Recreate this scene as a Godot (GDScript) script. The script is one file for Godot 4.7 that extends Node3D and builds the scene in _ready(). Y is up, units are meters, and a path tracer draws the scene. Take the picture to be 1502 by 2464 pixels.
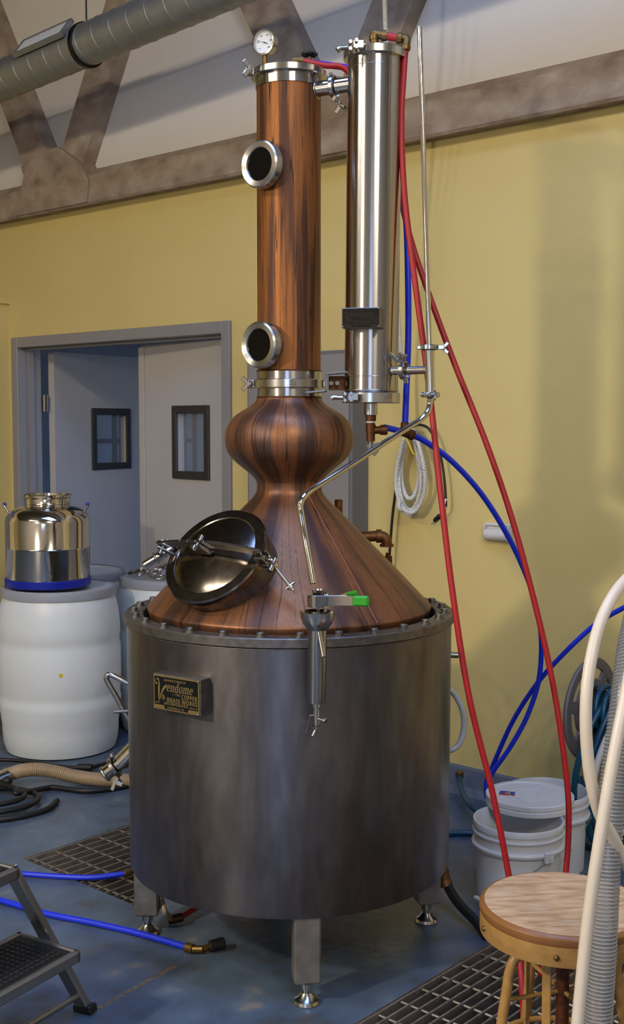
extends Node3D
# A copper pot still in a small distillery.  World: camera at (0, 1.55, 0) looking along -z, y up, metres.
# The room is turned: EX runs along the back wall to the right, RZ points from the back wall into the room.
const EX := Vector3(0.7468, 0.0, 0.6650)
const RZ := Vector3(-0.6650, 0.0, 0.7468)
const UP := Vector3.UP
const FOC := 2850.0
const EYE := 1.55
var pitch := atan(217.0 / 2850.0)
# light: pendant energy; tube lights as room x, y, z and energy of each of their four sources
const PENDANT := 7.0
const TUBES := [[-3.4, 3.95, 1.2, 1.05], [1.7, 3.95, 0.2, 1.7]]
var M := {}
var org := {}
var used := {}
var rng := RandomNumberGenerator.new()

# ------------------------------------------------------------------ geometry
class G:
	var V := PackedVector3Array()
	var N := PackedVector3Array()
	var U := PackedVector2Array()
	var I := PackedInt32Array()
	func tri(a: int, b: int, c: int) -> void:
		var cr := (V[b] - V[a]).cross(V[c] - V[a])
		if cr.length_squared() < 1e-18:
			return
		if cr.dot(N[a] + N[b] + N[c]) > 0.0:
			I.append_array([a, c, b])
		else:
			I.append_array([a, b, c])
	func vert(p: Vector3, n: Vector3, uv := Vector2.ZERO) -> int:
		V.append(p); N.append(n); U.append(uv)
		return V.size() - 1
	func face(ps: Array, n: Vector3) -> void:
		var k := V.size()
		for p in ps:
			vert(p, n, Vector2(p.x + p.z, p.y))
		for i in range(1, ps.size() - 1):
			tri(k, k + i, k + i + 1)
	var thr := 0.86
	func lathe(prof: Array, segs := 48, xf := Transform3D.IDENTITY, a0 := -PI, a1 := PI, rings := []) -> G:
		# prof: Vector2(radius, height) from the bottom outwards, up and inwards
		var m := prof.size()
		var sn := []
		var L := [0.0]
		for k in m - 1:
			var d: Vector2 = prof[k + 1] - prof[k]
			sn.append(Vector2(d.y, -d.x).normalized())
			L.append(L[k] + d.length())
		for k in m - 1:
			if (prof[k + 1] - prof[k]).length() < 1e-6:
				continue
			var na: Vector2 = sn[k]
			var nb: Vector2 = sn[k]
			if k > 0 and sn[k - 1].dot(sn[k]) > thr:
				na = (sn[k - 1] + sn[k]).normalized()
			if k < m - 2 and sn[k + 1].dot(sn[k]) > thr:
				nb = (sn[k + 1] + sn[k]).normalized()
			var base := V.size()
			for s in segs + 1:
				var t := float(s) / segs
				var a := lerpf(a0, a1, t)
				var r := Vector3(sin(a), 0, cos(a))
				for e in 2:
					var q: Vector2 = prof[k + e]
					var nn: Vector2 = na if e == 0 else nb
					vert(xf * (r * q.x + Vector3.UP * q.y), (xf.basis * (r * nn.x + Vector3.UP * nn.y)).normalized(), Vector2(a / TAU + 0.5, L[k + e]))
			for s in segs:
				var b := base + s * 2
				tri(b, b + 1, b + 3)
				tri(b, b + 3, b + 2)
		return self
	func cyl(a: Vector3, b: Vector3, r: float, segs := 20, bev := 0.0, r2 := -1.0) -> G:
		var h := (b - a).length()
		var q := r if r2 < 0.0 else r2
		var pr := [Vector2(0, 0), Vector2(r - bev, 0), Vector2(r, bev), Vector2(q, h - bev), Vector2(q - bev, h), Vector2(0, h)]
		return lathe(pr, segs, Transform3D(G.along(b - a), a))
	func pipe(a: Vector3, b: Vector3, r: float, wall: float, segs := 24) -> G:
		var h := (b - a).length()
		return lathe([Vector2(r - wall, 0), Vector2(r, 0), Vector2(r, h), Vector2(r - wall, h), Vector2(r - wall, 0)], segs, Transform3D(G.along(b - a), a))
	func ball(c: Vector3, r: float, segs := 20) -> G:
		var pr := []
		for k in 11:
			var t := -PI / 2 + PI * k / 10.0
			pr.append(Vector2(maxf(r * cos(t), 0.0), r * sin(t)))
		return lathe(pr, segs, Transform3D(Basis.IDENTITY, c))
	func torus(R: float, r: float, xf := Transform3D.IDENTITY, segs := 40, n := 10) -> G:
		var pr := []
		for k in n + 1:
			var t := -PI / 2 + TAU * k / n
			pr.append(Vector2(R + r * cos(t), r * sin(t)))
		thr = 0.3
		lathe(pr, segs, xf)
		thr = 0.86
		return self
	func box(size: Vector3, bev := 0.0, xf := Transform3D.IDENTITY) -> G:
		var h := size / 2.0
		var b := minf(bev, minf(h.x, minf(h.y, h.z)) * 0.95)
		for ax in 3:
			var u := (ax + 1) % 3
			var w := (ax + 2) % 3
			for s in [-1, 1]:
				var ps := []
				for q in [[-1, -1], [1, -1], [1, 1], [-1, 1]]:
					var p := Vector3.ZERO
					p[ax] = s * h[ax]
					p[u] = q[0] * (h[u] - b)
					p[w] = q[1] * (h[w] - b)
					ps.append(xf * p)
				var n := Vector3.ZERO
				n[ax] = s
				face(ps, (xf.basis * n).normalized())
		if b > 0.0:
			for ax in 3:
				var u := (ax + 1) % 3
				var w := (ax + 2) % 3
				for su in [-1, 1]:
					for sw in [-1, 1]:
						var ps := []
						for q in [[-1, 0], [1, 0], [1, 1], [-1, 1]]:
							var p := Vector3.ZERO
							p[ax] = q[0] * (h[ax] - b)
							p[u] = su * (h[u] - (b if q[1] == 0 else 0.0))
							p[w] = sw * (h[w] - (0.0 if q[1] == 0 else b))
							ps.append(xf * p)
						var n := Vector3.ZERO
						n[u] = su
						n[w] = sw
						face(ps, (xf.basis * n).normalized())
			for sx in [-1, 1]:
				for sy in [-1, 1]:
					for sz in [-1, 1]:
						var sg := Vector3(sx, sy, sz)
						var ps := []
						for ax in 3:
							var p := sg * (h - Vector3.ONE * b)
							p[ax] = sg[ax] * h[ax]
							ps.append(xf * p)
						face(ps, (xf.basis * sg).normalized())
		return self
	func prism(poly: Array, depth: float, xf := Transform3D.IDENTITY) -> G:
		var pk := PackedVector2Array(poly)
		var ix := Geometry2D.triangulate_polygon(pk)
		for e in 2:
			var z := 0.0 if e == 0 else depth
			var n := (xf.basis * Vector3(0, 0, -1 if e == 0 else 1)).normalized()
			var k := V.size()
			for p in pk:
				vert(xf * Vector3(p.x, p.y, z), n, p)
			for t in range(0, ix.size(), 3):
				tri(k + ix[t], k + ix[t + 1], k + ix[t + 2])
		var cw := Geometry2D.is_polygon_clockwise(pk)
		for j in pk.size():
			var a := pk[j]
			var b := pk[(j + 1) % pk.size()]
			var d := (b - a).normalized()
			var n2 := Vector2(d.y, -d.x) * (-1.0 if cw else 1.0)
			face([xf * Vector3(a.x, a.y, 0), xf * Vector3(b.x, b.y, 0), xf * Vector3(b.x, b.y, depth), xf * Vector3(a.x, a.y, depth)], (xf.basis * Vector3(n2.x, n2.y, 0)).normalized())
		return self
	func tube(pts: Array, r, sides := 12, caps := true, closed := false) -> G:
		var n := pts.size()
		var tg := []
		for k in n:
			var a: Vector3 = pts[k - 1] if k > 0 else (pts[n - 1] if closed else pts[0])
			var b: Vector3 = pts[k + 1] if k < n - 1 else (pts[0] if closed else pts[n - 1])
			tg.append((b - a).normalized())
		var t0: Vector3 = tg[0]
		var nx := t0.cross(Vector3.UP)
		if nx.length() < 0.1:
			nx = t0.cross(Vector3.RIGHT)
		nx = nx.normalized()
		var base := V.size()
		var len := 0.0
		var m := n + 1 if closed else n
		for kk in m:
			var k := kk % n
			var t: Vector3 = tg[k]
			nx = (nx - t * nx.dot(t)).normalized()
			var ny := t.cross(nx)
			if kk > 0:
				len += (pts[k] - pts[kk - 1]).length()
			var rr: float = r[k] if r is Array else r
			var lean := 0.0
			if r is Array:
				var ka := maxi(k - 1, 0)
				var kb := mini(k + 1, n - 1)
				lean = (r[kb] - r[ka]) / maxf((pts[kb] - pts[ka]).length(), 1e-6)
			for s in sides + 1:
				var a := TAU * s / sides
				var d := nx * cos(a) + ny * sin(a)
				vert(pts[k] + d * rr, (d - t * lean).normalized(), Vector2(float(s) / sides, len))
		for kk in m - 1:
			for s in sides:
				var b := base + kk * (sides + 1) + s
				tri(b, b + 1, b + sides + 2)
				tri(b, b + sides + 2, b + sides + 1)
		if caps and not closed:
			for e in 2:
				var k := 0 if e == 0 else n - 1
				var nn: Vector3 = -tg[0] if e == 0 else tg[n - 1]
				var ps := []
				for s in sides:
					ps.append(V[base + k * (sides + 1) + s])
				face(ps, nn)
		return self
	static func along(d: Vector3, ref := Vector3.UP) -> Basis:
		# a basis whose y runs along d
		var y := d.normalized()
		var x := y.cross(ref)
		if x.length() < 0.05:
			x = y.cross(Vector3.BACK)
		x = x.normalized()
		return Basis(x, y, x.cross(y))
	func mesh(o := Vector3.ZERO) -> ArrayMesh:
		var arr := []
		arr.resize(Mesh.ARRAY_MAX)
		if o != Vector3.ZERO:
			for k in V.size():
				V[k] -= o
		arr[Mesh.ARRAY_VERTEX] = V
		arr[Mesh.ARRAY_NORMAL] = N
		arr[Mesh.ARRAY_TEX_UV] = U
		arr[Mesh.ARRAY_INDEX] = I
		var me := ArrayMesh.new()
		me.add_surface_from_arrays(Mesh.PRIMITIVE_TRIANGLES, arr)
		return me

func smooth(pts: Array, per := 10) -> Array:
	var out := []
	var n := pts.size()
	for k in n - 1:
		var p0: Vector3 = pts[maxi(k - 1, 0)]
		var p1: Vector3 = pts[k]
		var p2: Vector3 = pts[k + 1]
		var p3: Vector3 = pts[mini(k + 2, n - 1)]
		for s in per:
			out.append(p1.cubic_interpolate(p2, p0, p3, float(s) / per))
	out.append(pts[n - 1])
	return out

func at(px: float, py: float, d: float) -> Vector3:
	# the point seen at a pixel of the 1502 x 2464 photograph, d metres in front of the camera
	var x := (px - 751.0) / FOC
	var y := -(py - 1232.0) / FOC
	var r := Vector3(x, y * cos(pitch) - sin(pitch), -y * sin(pitch) - cos(pitch))
	return Vector3(0, EYE, 0) + r * (d / -r.z)

func on_floor(px: float, py: float, h := 0.0) -> Vector3:
	var r := at(px, py, 1.0) - Vector3(0, EYE, 0)
	return Vector3(0, EYE, 0) + r * ((h - EYE) / r.y)

func rp(x: float, y: float, z: float) -> Vector3:
	return EX * x + UP * y + RZ * z

func room(x: float, y: float, z: float) -> Transform3D:
	return Transform3D(Basis(EX, UP, RZ), rp(x, y, z))

# ------------------------------------------------------------------ objects
func numbered(s: String) -> String:
	if not used.has(s):
		used[s] = 0
		return s
	used[s] += 1
	return "%s_%03d" % [s, used[s]]

func tag(o: Node, label: String, category := "", group := "", kind := "") -> Node:
	if label: o.set_meta("label", label)
	if category: o.set_meta("category", category)
	if group: o.set_meta("group", group)
	if kind: o.set_meta("kind", kind)
	return o

func thing(called: String, label: String, category: String, where: Vector3, group := "", kind := "") -> Node3D:
	var o := Node3D.new()
	o.name = numbered(called)
	add_child(o)
	o.position = where
	org[o] = where
	tag(o, label, category, group, kind)
	return o

func part(g: G, called: String, mat: Material, parent: Node, label := "") -> MeshInstance3D:
	# g is built in world coordinates; the part sits at its thing's origin
	var m := MeshInstance3D.new()
	m.name = called
	m.mesh = g.mesh(org[parent])
	m.material_override = mat
	parent.add_child(m, true)
	org[m] = org[parent]
	if label: m.set_meta("label", label)
	return m

func put(me: Mesh, called: String, mat: Material, parent: Node, xf: Transform3D) -> MeshInstance3D:
	# a shared mesh at a place of its own (xf in the parent's axes)
	var m := MeshInstance3D.new()
	m.name = called
	m.mesh = me
	m.material_override = mat
	m.transform = xf
	parent.add_child(m, true)
	return m

func solo(g: G, called: String, mat: Material, label: String, category: String, where: Vector3, group := "", kind := "") -> MeshInstance3D:
	var m := MeshInstance3D.new()
	m.name = numbered(called)
	m.mesh = g.mesh(where)
	m.material_override = mat
	m.position = where
	add_child(m)
	org[m] = where
	tag(m, label, category, group, kind)
	return m

func struct(g: G, called: String, mat: Material, label := "") -> MeshInstance3D:
	return solo(g, called, mat, label, "", Vector3.ZERO, "", "structure")

# ------------------------------------------------------------------ materials
func mat(c: Color, rough := 0.6, metal := 0.0) -> StandardMaterial3D:
	var m := StandardMaterial3D.new()
	m.albedo_color = c
	m.roughness = rough
	m.metallic = metal
	return m

func noise(freq: float, seed_: int, stops: Array, size := 512, oct := 4, type := FastNoiseLite.TYPE_SIMPLEX_SMOOTH) -> NoiseTexture2D:
	var f := FastNoiseLite.new()
	f.seed = seed_
	f.frequency = freq
	f.noise_type = type
	f.fractal_octaves = oct
	var t := NoiseTexture2D.new()
	t.width = size
	t.height = size
	t.seamless = true
	t.noise = f
	var gr := Gradient.new()
	var off := PackedFloat32Array()
	var cols := PackedColorArray()
	for s in stops:
		off.append(s[0])
		cols.append(s[1])
	gr.offsets = off
	gr.colors = cols
	t.color_ramp = gr
	return t

func tri(m: StandardMaterial3D, scale: Vector3, world := true) -> StandardMaterial3D:
	m.uv1_triplanar = true
	m.uv1_world_triplanar = world
	m.uv1_scale = scale
	return m

func grey(v: float) -> Color:
	return Color(v, v, v)

func streaks(w: int, h: int, seed_: int, base: Color, dark: Color, bright: Color, lines: float) -> ImageTexture:
	# weathered copper: tarnish runs down the metal, with thin black drip lines and paler patches
	var a := FastNoiseLite.new(); a.seed = seed_; a.frequency = 1.0; a.fractal_octaves = 4
	var b := FastNoiseLite.new(); b.seed = seed_ + 7; b.frequency = 1.0; b.fractal_octaves = 2
	var c := FastNoiseLite.new(); c.seed = seed_ + 13; c.frequency = 1.0; c.fractal_octaves = 5
	var by := PackedByteArray()
	by.resize(w * h * 3)
	var k := 0
	for y in h:
		var v := float(y) / h
		for x in w:
			var u := float(x) / w
			var broad := a.get_noise_2d(u * 15.0, v * 1.3) * 0.5 + 0.5
			var wig := b.get_noise_2d(u * 8.0, v * 3.0) * 0.006
			var ln := absf(b.get_noise_2d((u + wig) * 32.0 + 31.0, v * 0.9))
			var gate := smoothstep(0.34, 0.54, a.get_noise_2d(u * 9.0 + 50.0, v * 2.2 + 9.0) * 0.5 + 0.55)
			var thin := (1.0 - smoothstep(0.0, 0.07, ln)) * gate * lines
			var patch := c.get_noise_2d(u * 60.0, v * 22.0) * 0.5 + 0.5
			var grain := c.get_noise_2d(u * 420.0 + 9.0, v * 60.0)
			var q := base.lerp(dark, smoothstep(0.40, 0.72, broad) * 0.82)
			q = q.lerp(bright, smoothstep(0.55, 0.8, patch) * 0.4 * (1.0 - smoothstep(0.35, 0.6, broad)))
			q = q.lerp(dark * 0.45, clampf(thin, 0.0, 0.9))
			var f := 1.0 + grain * 0.09
			by[k] = int(clampf(q.r * f, 0, 1) * 255.0)
			by[k + 1] = int(clampf(q.g * f, 0, 1) * 255.0)
			by[k + 2] = int(clampf(q.b * f, 0, 1) * 255.0)
			k += 3
	return ImageTexture.create_from_image(Image.create_from_data(w, h, false, Image.FORMAT_RGB8, by))

func make_materials() -> void:
	# room
	M.yellow = tri(mat(Color.WHITE, 0.42), Vector3.ONE * 0.5)
	M.yellow.albedo_texture = noise(0.006, 3, [[0.0, Color(0.795, 0.715, 0.45)], [0.5, Color(0.81, 0.73, 0.47)], [1.0, Color(0.825, 0.745, 0.49)]])
	M.yellow.heightmap_enabled = true
	M.yellow.heightmap_texture = noise(0.03, 5, [[0.0, grey(0.0)], [1.0, grey(1.0)]], 512, 3)
	M.yellow.heightmap_scale = 0.22
	M.white_wall = tri(mat(Color.WHITE, 0.75), Vector3.ONE * 0.5)
	M.white_wall.albedo_texture = noise(0.008, 4, [[0.0, Color(0.80, 0.77, 0.72)], [1.0, Color(0.83, 0.80, 0.75)]])
	M.dim_wall = mat(Color(0.70, 0.68, 0.65), 0.8)
	M.ceiling = mat(Color(0.38, 0.36, 0.34), 0.9)
	M.concrete = tri(mat(Color.WHITE, 0.9), Vector3.ONE * 1.1)
	M.concrete.albedo_texture = noise(0.012, 11, [[0.0, Color(0.42, 0.345, 0.28)], [0.42, Color(0.56, 0.49, 0.42)], [0.62, Color(0.61, 0.545, 0.475)], [1.0, Color(0.68, 0.63, 0.57)]], 512, 6)
	M.concrete.heightmap_enabled = true
	M.concrete.heightmap_texture = noise(0.05, 12, [[0.0, grey(0.0)], [0.3, grey(0.7)], [1.0, grey(1.0)]], 512, 5)
	M.concrete.heightmap_scale = 0.8
	M.floor = tri(mat(Color.WHITE, 0.42), Vector3.ONE * 0.7)
	M.floor.albedo_texture = noise(0.007, 21, [[0.0, Color(0.25, 0.255, 0.26)], [0.32, Color(0.26, 0.32, 0.395)], [0.7, Color(0.295, 0.36, 0.44)], [0.82, Color(0.345, 0.39, 0.45)], [0.88, Color(0.42, 0.425, 0.43)], [1.0, Color(0.47, 0.45, 0.42)]], 1024, 7)
	M.floor.roughness_texture = noise(0.02, 22, [[0.0, grey(0.75)], [1.0, grey(1.0)]], 512, 4)
	M.floor.heightmap_enabled = true
	M.floor.heightmap_texture = noise(0.06, 23, [[0.0, grey(0.0)], [1.0, grey(1.0)]], 512, 4)
	M.floor.heightmap_scale = 0.12
	M.scar = tri(mat(Color.WHITE, 0.9), Vector3.ONE * 8.0)
	M.scar.albedo_texture = noise(0.02, 24, [[0.0, Color(0.30, 0.25, 0.21)], [1.0, Color(0.50, 0.45, 0.41)]], 256, 4)
	M.cove = mat(Color(0.36, 0.40, 0.46), 0.5)
	M.grey_paint = mat(Color(0.53, 0.515, 0.505), 0.45)
	M.door_face = mat(Color(0.70, 0.68, 0.66), 0.5)
	M.cabinet = mat(Color(0.42, 0.415, 0.42), 0.5)
	M.dark_frame = mat(Color(0.175, 0.16, 0.15), 0.5)
	M.pane = mat(Color(0.9, 0.95, 1.0, 0.08), 0.02)
	M.pane.transparency = BaseMaterial3D.TRANSPARENCY_ALPHA
	M.next_wall = mat(Color(0.80, 0.82, 0.86), 0.8)
	# metal
	M.copper = mat(Color.WHITE, 0.54, 0.6)
	M.copper.albedo_texture = streaks(1024, 512, 41, Color(0.555, 0.345, 0.165), Color(0.255, 0.165, 0.125), Color(0.63, 0.41, 0.22), 0.9)
	M.copper.uv1_scale = Vector3(1.0, 0.9, 1.0)
	M.copper_dark = mat(Color.WHITE, 0.45, 0.66)
	M.copper_dark.albedo_texture = streaks(1024, 512, 97, Color(0.52, 0.35, 0.235), Color(0.275, 0.205, 0.19), Color(0.62, 0.42, 0.26), 0.6)
	M.copper_dark.uv1_scale = Vector3(1.0, 0.95, 1.0)
	M.copper_seam = mat(Color(0.54, 0.36, 0.29), 0.45, 0.7)
	M.tank = mat(Color.WHITE, 0.40, 0.95)
	M.tank.albedo_texture = noise(0.011, 51, [[0.0, Color(0.40, 0.38, 0.375)], [0.5, Color(0.44, 0.42, 0.415)], [1.0, Color(0.49, 0.47, 0.46)]], 512, 5)
	M.tank.uv1_scale = Vector3(9.0, 0.8, 1.0)
	M.tank.roughness_texture = noise(0.02, 52, [[0.0, grey(0.80)], [1.0, grey(1.0)]], 512, 5)
	M.tank.anisotropy_enabled = true
	M.tank.anisotropy = -0.55
	M.steel = mat(Color(0.66, 0.645, 0.625), 0.22, 1.0)
	M.steel.anisotropy_enabled = true
	M.steel.anisotropy = -0.85
	M.ring = mat(Color(0.74, 0.73, 0.71), 0.24, 1.0)
	M.nut = mat(Color(0.80, 0.79, 0.77), 0.30, 1.0)
	M.nut.anisotropy_enabled = true
	M.nut.anisotropy = -0.7
	M.clamp = mat(Color(0.72, 0.71, 0.69), 0.2, 1.0)
	M.polish = mat(Color(0.80, 0.78, 0.75), 0.10, 1.0)
	M.lid = tri(mat(Color.WHITE, 0.2, 1.0), Vector3.ONE * 3.0)
	M.lid.albedo_texture = noise(0.02, 61, [[0.0, Color(0.40, 0.375, 0.35)], [0.6, Color(0.53, 0.50, 0.47)], [1.0, Color(0.66, 0.64, 0.62)]], 512, 6)
	M.lid.roughness_texture = noise(0.03, 62, [[0.0, grey(0.6)], [1.0, grey(1.0)]], 256, 5)
	M.flange = tri(mat(Color.WHITE, 0.45, 0.9), Vector3.ONE * 4.0)
	M.flange.albedo_texture = noise(0.03, 63, [[0.0, Color(0.36, 0.34, 0.32)], [1.0, Color(0.52, 0.50, 0.48)]], 256, 5)
	M.bolt = mat(Color(0.50, 0.49, 0.46), 0.38, 0.95)
	M.leg = tri(mat(Color.WHITE, 0.5, 0.8), Vector3.ONE * 3.0)
	M.leg.albedo_texture = noise(0.02, 64, [[0.0, Color(0.48, 0.46, 0.43)], [1.0, Color(0.60, 0.58, 0.55)]], 256, 5)
	M.brass = mat(Color(0.44, 0.35, 0.20), 0.45, 0.85)
	M.bronze = mat(Color(0.36, 0.23, 0.13), 0.5, 0.8)
	M.old_pipe = tri(mat(Color.WHITE, 0.5, 0.7), Vector3.ONE * 6.0)
	M.old_pipe.albedo_texture = noise(0.03, 65, [[0.0, Color(0.34, 0.21, 0.12)], [1.0, Color(0.58, 0.40, 0.22)]], 256, 5)
	M.galv = mat(Color.WHITE, 0.42, 0.75)
	M.galv = tri(M.galv, Vector3.ONE * 2.0)
	M.galv.albedo_texture = noise(0.03, 66, [[0.0, Color(0.56, 0.57, 0.57)], [1.0, Color(0.66, 0.67, 0.67)]], 256, 3, FastNoiseLite.TYPE_CELLULAR)
	M.grate = tri(mat(Color.WHITE, 0.5, 0.25), Vector3.ONE * 5.0)
	M.grate.albedo_texture = noise(0.02, 67, [[0.0, Color(0.34, 0.31, 0.285)], [0.7, Color(0.48, 0.455, 0.43)], [1.0, Color(0.46, 0.34, 0.20)]], 256, 5)
	M.rod_steel = mat(Color(0.62, 0.60, 0.56), 0.4, 0.8)
	M.black_iron = mat(Color(0.03, 0.03, 0.035), 0.35, 0.2)
	# plastic, rubber, cloth, wood
	M.dial = mat(Color(0.86, 0.87, 0.87), 0.5)
	M.ink = mat(Color(0.06, 0.06, 0.07), 0.6)
	M.glass = mat(Color(0.9, 0.95, 1.0, 0.06), 0.02)
	M.glass.transparency = BaseMaterial3D.TRANSPARENCY_ALPHA
	M.dark_glass = mat(Color(0.018, 0.016, 0.017), 0.05)
	M.plate_black = mat(Color(0.035, 0.033, 0.035), 0.3)
	M.plate_gold = mat(Color(0.55, 0.47, 0.28), 0.4, 0.6)
	M.plate_dark = mat(Color(0.09, 0.075, 0.065), 0.3, 0.6)
	M.plate_dim = mat(Color(0.21, 0.18, 0.15), 0.3, 0.7)
	M.red_hose = mat(Color(0.62, 0.075, 0.095), 0.5)
	M.blue_hose = mat(Color(0.06, 0.17, 0.78), 0.42)
	M.teal_hose = mat(Color(0.015, 0.26, 0.36), 0.35)
	M.white_hose = mat(Color(0.80, 0.755, 0.68), 0.4)
	M.white_hose.subsurf_scatter_enabled = true
	M.white_hose.subsurf_scatter_strength = 0.15
	M.grey_hose = mat(Color(0.62, 0.63, 0.64), 0.45)
	M.black_hose = mat(Color(0.055, 0.055, 0.06), 0.5)
	M.beige_hose = mat(Color(0.60, 0.52, 0.40), 0.35)
	M.clear_hose = mat(Color(0.55, 0.555, 0.56, 0.42), 0.2)
	M.clear_hose.transparency = BaseMaterial3D.TRANSPARENCY_ALPHA
	M.helix = mat(Color(0.60, 0.605, 0.615, 0.6), 0.15)
	M.helix.transparency = BaseMaterial3D.TRANSPARENCY_ALPHA
	M.rope = mat(Color(0.78, 0.77, 0.74), 0.85)
	M.cord = mat(Color(0.03, 0.03, 0.03), 0.5)
	M.yellow_tag = mat(Color(0.80, 0.68, 0.06), 0.5)
	M.white_plastic = mat(Color(0.80, 0.79, 0.77), 0.4)
	M.drum = mat(Color(0.79, 0.81, 0.81), 0.38)
	M.drum.subsurf_scatter_enabled = true
	M.drum.subsurf_scatter_strength = 0.2
	M.drum_lid = mat(Color(0.72, 0.74, 0.74), 0.4)
	M.drum_ring = mat(Color(0.56, 0.57, 0.60), 0.4)
	M.bucket = mat(Color(0.80, 0.81, 0.82), 0.4)
	M.bucket.subsurf_scatter_enabled = true
	M.bucket.subsurf_scatter_strength = 0.15
	M.blue_base = mat(Color(0.02, 0.10, 0.55), 0.4)
	M.green_grip = mat(Color(0.16, 0.56, 0.10), 0.4)
	M.sticker_blue = mat(Color(0.10, 0.25, 0.60), 0.5)
	M.sticker_red = mat(Color(0.66, 0.07, 0.08), 0.5)
	M.sticker_gold = mat(Color(0.72, 0.55, 0.16), 0.5)
	M.reel = mat(Color(0.40, 0.39, 0.395), 0.6)
	M.reel_dark = mat(Color(0.06, 0.055, 0.05), 0.6)
	M.alu = mat(Color(0.55, 0.55, 0.55), 0.35, 0.9)
	M.tread = mat(Color(0.05, 0.055, 0.065), 0.55)
	M.rubber = mat(Color(0.03, 0.03, 0.032), 0.6)
	M.stool_paint = tri(mat(Color.WHITE, 0.4), Vector3.ONE * 5.0)
	M.stool_paint.albedo_texture = noise(0.02, 71, [[0.0, Color(0.34, 0.25, 0.12)], [0.22, Color(0.62, 0.47, 0.25)], [1.0, Color(0.70, 0.54, 0.30)]], 256, 5)
	M.rust = tri(mat(Color.WHITE, 0.6, 0.4), Vector3.ONE * 6.0)
	M.rust.albedo_texture = noise(0.03, 72, [[0.0, Color(0.20, 0.10, 0.05)], [1.0, Color(0.48, 0.25, 0.12)]], 256, 5)
	M.woods = []
	for k in 3:
		var w := mat(Color.WHITE, 0.6)
		var t := noise(0.012, 80 + k, [[0.0, Color(0.57, 0.44, 0.31)], [0.3, Color(0.68, 0.555, 0.425)], [0.6, Color(0.73, 0.62, 0.50)], [1.0, Color(0.78, 0.69, 0.58)]], 512, 6)
		w.albedo_texture = t
		w.uv1_triplanar = true
		w.uv1_scale = Vector3(1.6, 6.0, 6.0)
		w.uv1_offset = Vector3(0.3 * k, 0.17 * k, 0.4 * k)
		M.woods.append(w)
	M.wood_edge = mat(Color(0.50, 0.335, 0.17), 0.35)
	M.shelf = mat(Color(0.05, 0.045, 0.04), 0.7)
	M.bottle = mat(Color(0.05, 0.06, 0.05), 0.1)
	M.lamp_shade = mat(Color(0.55, 0.55, 0.55), 0.4, 0.6)
	M.bulb = mat(Color(1, 0.95, 0.85), 0.5)
	M.bulb.emission_enabled = true
	M.bulb.emission = Color(1.0, 0.82, 0.56)
	M.bulb.emission_energy_multiplier = 8.0
	M.tubelight = mat(Color(1, 0.95, 0.85), 0.5)
	M.tubelight.emission_enabled = true
	M.tubelight.emission = Color(1.0, 0.84, 0.58)
	M.tubelight.emission_energy_multiplier = 5.0

# ------------------------------------------------------------------ build
func _ready() -> void:
	rng.seed = 20240
	view_and_light()
	make_materials()
	build_room()
	build_doors()
	build_truss_and_duct()
	build_lamps()
	build_still()
	build_condenser()
	build_spirit_pipe()
	build_parrot()
	build_hoses()
	build_left_side()
	build_right_side()
	build_wall_things()
	build_grates()

func view_and_light() -> void:
	var cam := Camera3D.new()
	cam.name = "camera"
	cam.fov = rad_to_deg(2.0 * atan(1232.0 / FOC))
	cam.position = Vector3(0, EYE, 0)
	cam.rotation.x = -pitch
	cam.near = 0.05
	cam.far = 100.0
	add_child(cam)
	cam.current = true
	var sky := ProceduralSkyMaterial.new()
	sky.sky_top_color = Color(0.56, 0.71, 0.98)
	sky.sky_horizon_color = Color(0.70, 0.81, 1.0)
	sky.ground_horizon_color = Color(0.58, 0.63, 0.72)
	sky.ground_bottom_color = Color(0.50, 0.53, 0.58)
	sky.sky_energy_multiplier = 1.0
	var env := Environment.new()
	env.background_mode = Environment.BG_SKY
	env.sky = Sky.new()
	env.sky.sky_material = sky
	env.background_energy_multiplier = 8.0
	env.tonemap_mode = Environment.TONE_MAPPER_LINEAR
	env.tonemap_exposure = 1.3
	env.sdfgi_enabled = true
	env.ssao_enabled = true
	env.ssil_enabled = true
	var we := WorldEnvironment.new()
	we.name = "environment"
	we.environment = env
	add_child(we)

func lamp_light(called: String, where: Vector3, energy: float, size: float) -> void:
	var l := OmniLight3D.new()
	l.name = numbered(called)
	l.position = where
	l.light_color = Color(1.0, 0.95, 0.87)
	l.light_energy = energy
	l.light_size = size
	l.omni_range = 30.0
	l.omni_attenuation = 2.0
	l.shadow_enabled = true
	add_child(l)

func wall_box(g: G, x0: float, x1: float, y0: float, y1: float, z0: float, z1: float, bev := 0.0) -> G:
	return g.box(Vector3(x1 - x0, y1 - y0, z1 - z0), bev, room((x0 + x1) / 2, (y0 + y1) / 2, (z0 + z1) / 2))

const WZ := -4.07      # back wall, room z
const GRATE_L := [-3.50, -2.86, -3.05, -2.385]
const GRATE_R := [-1.88, -0.88, -2.98, -1.85]

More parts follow.
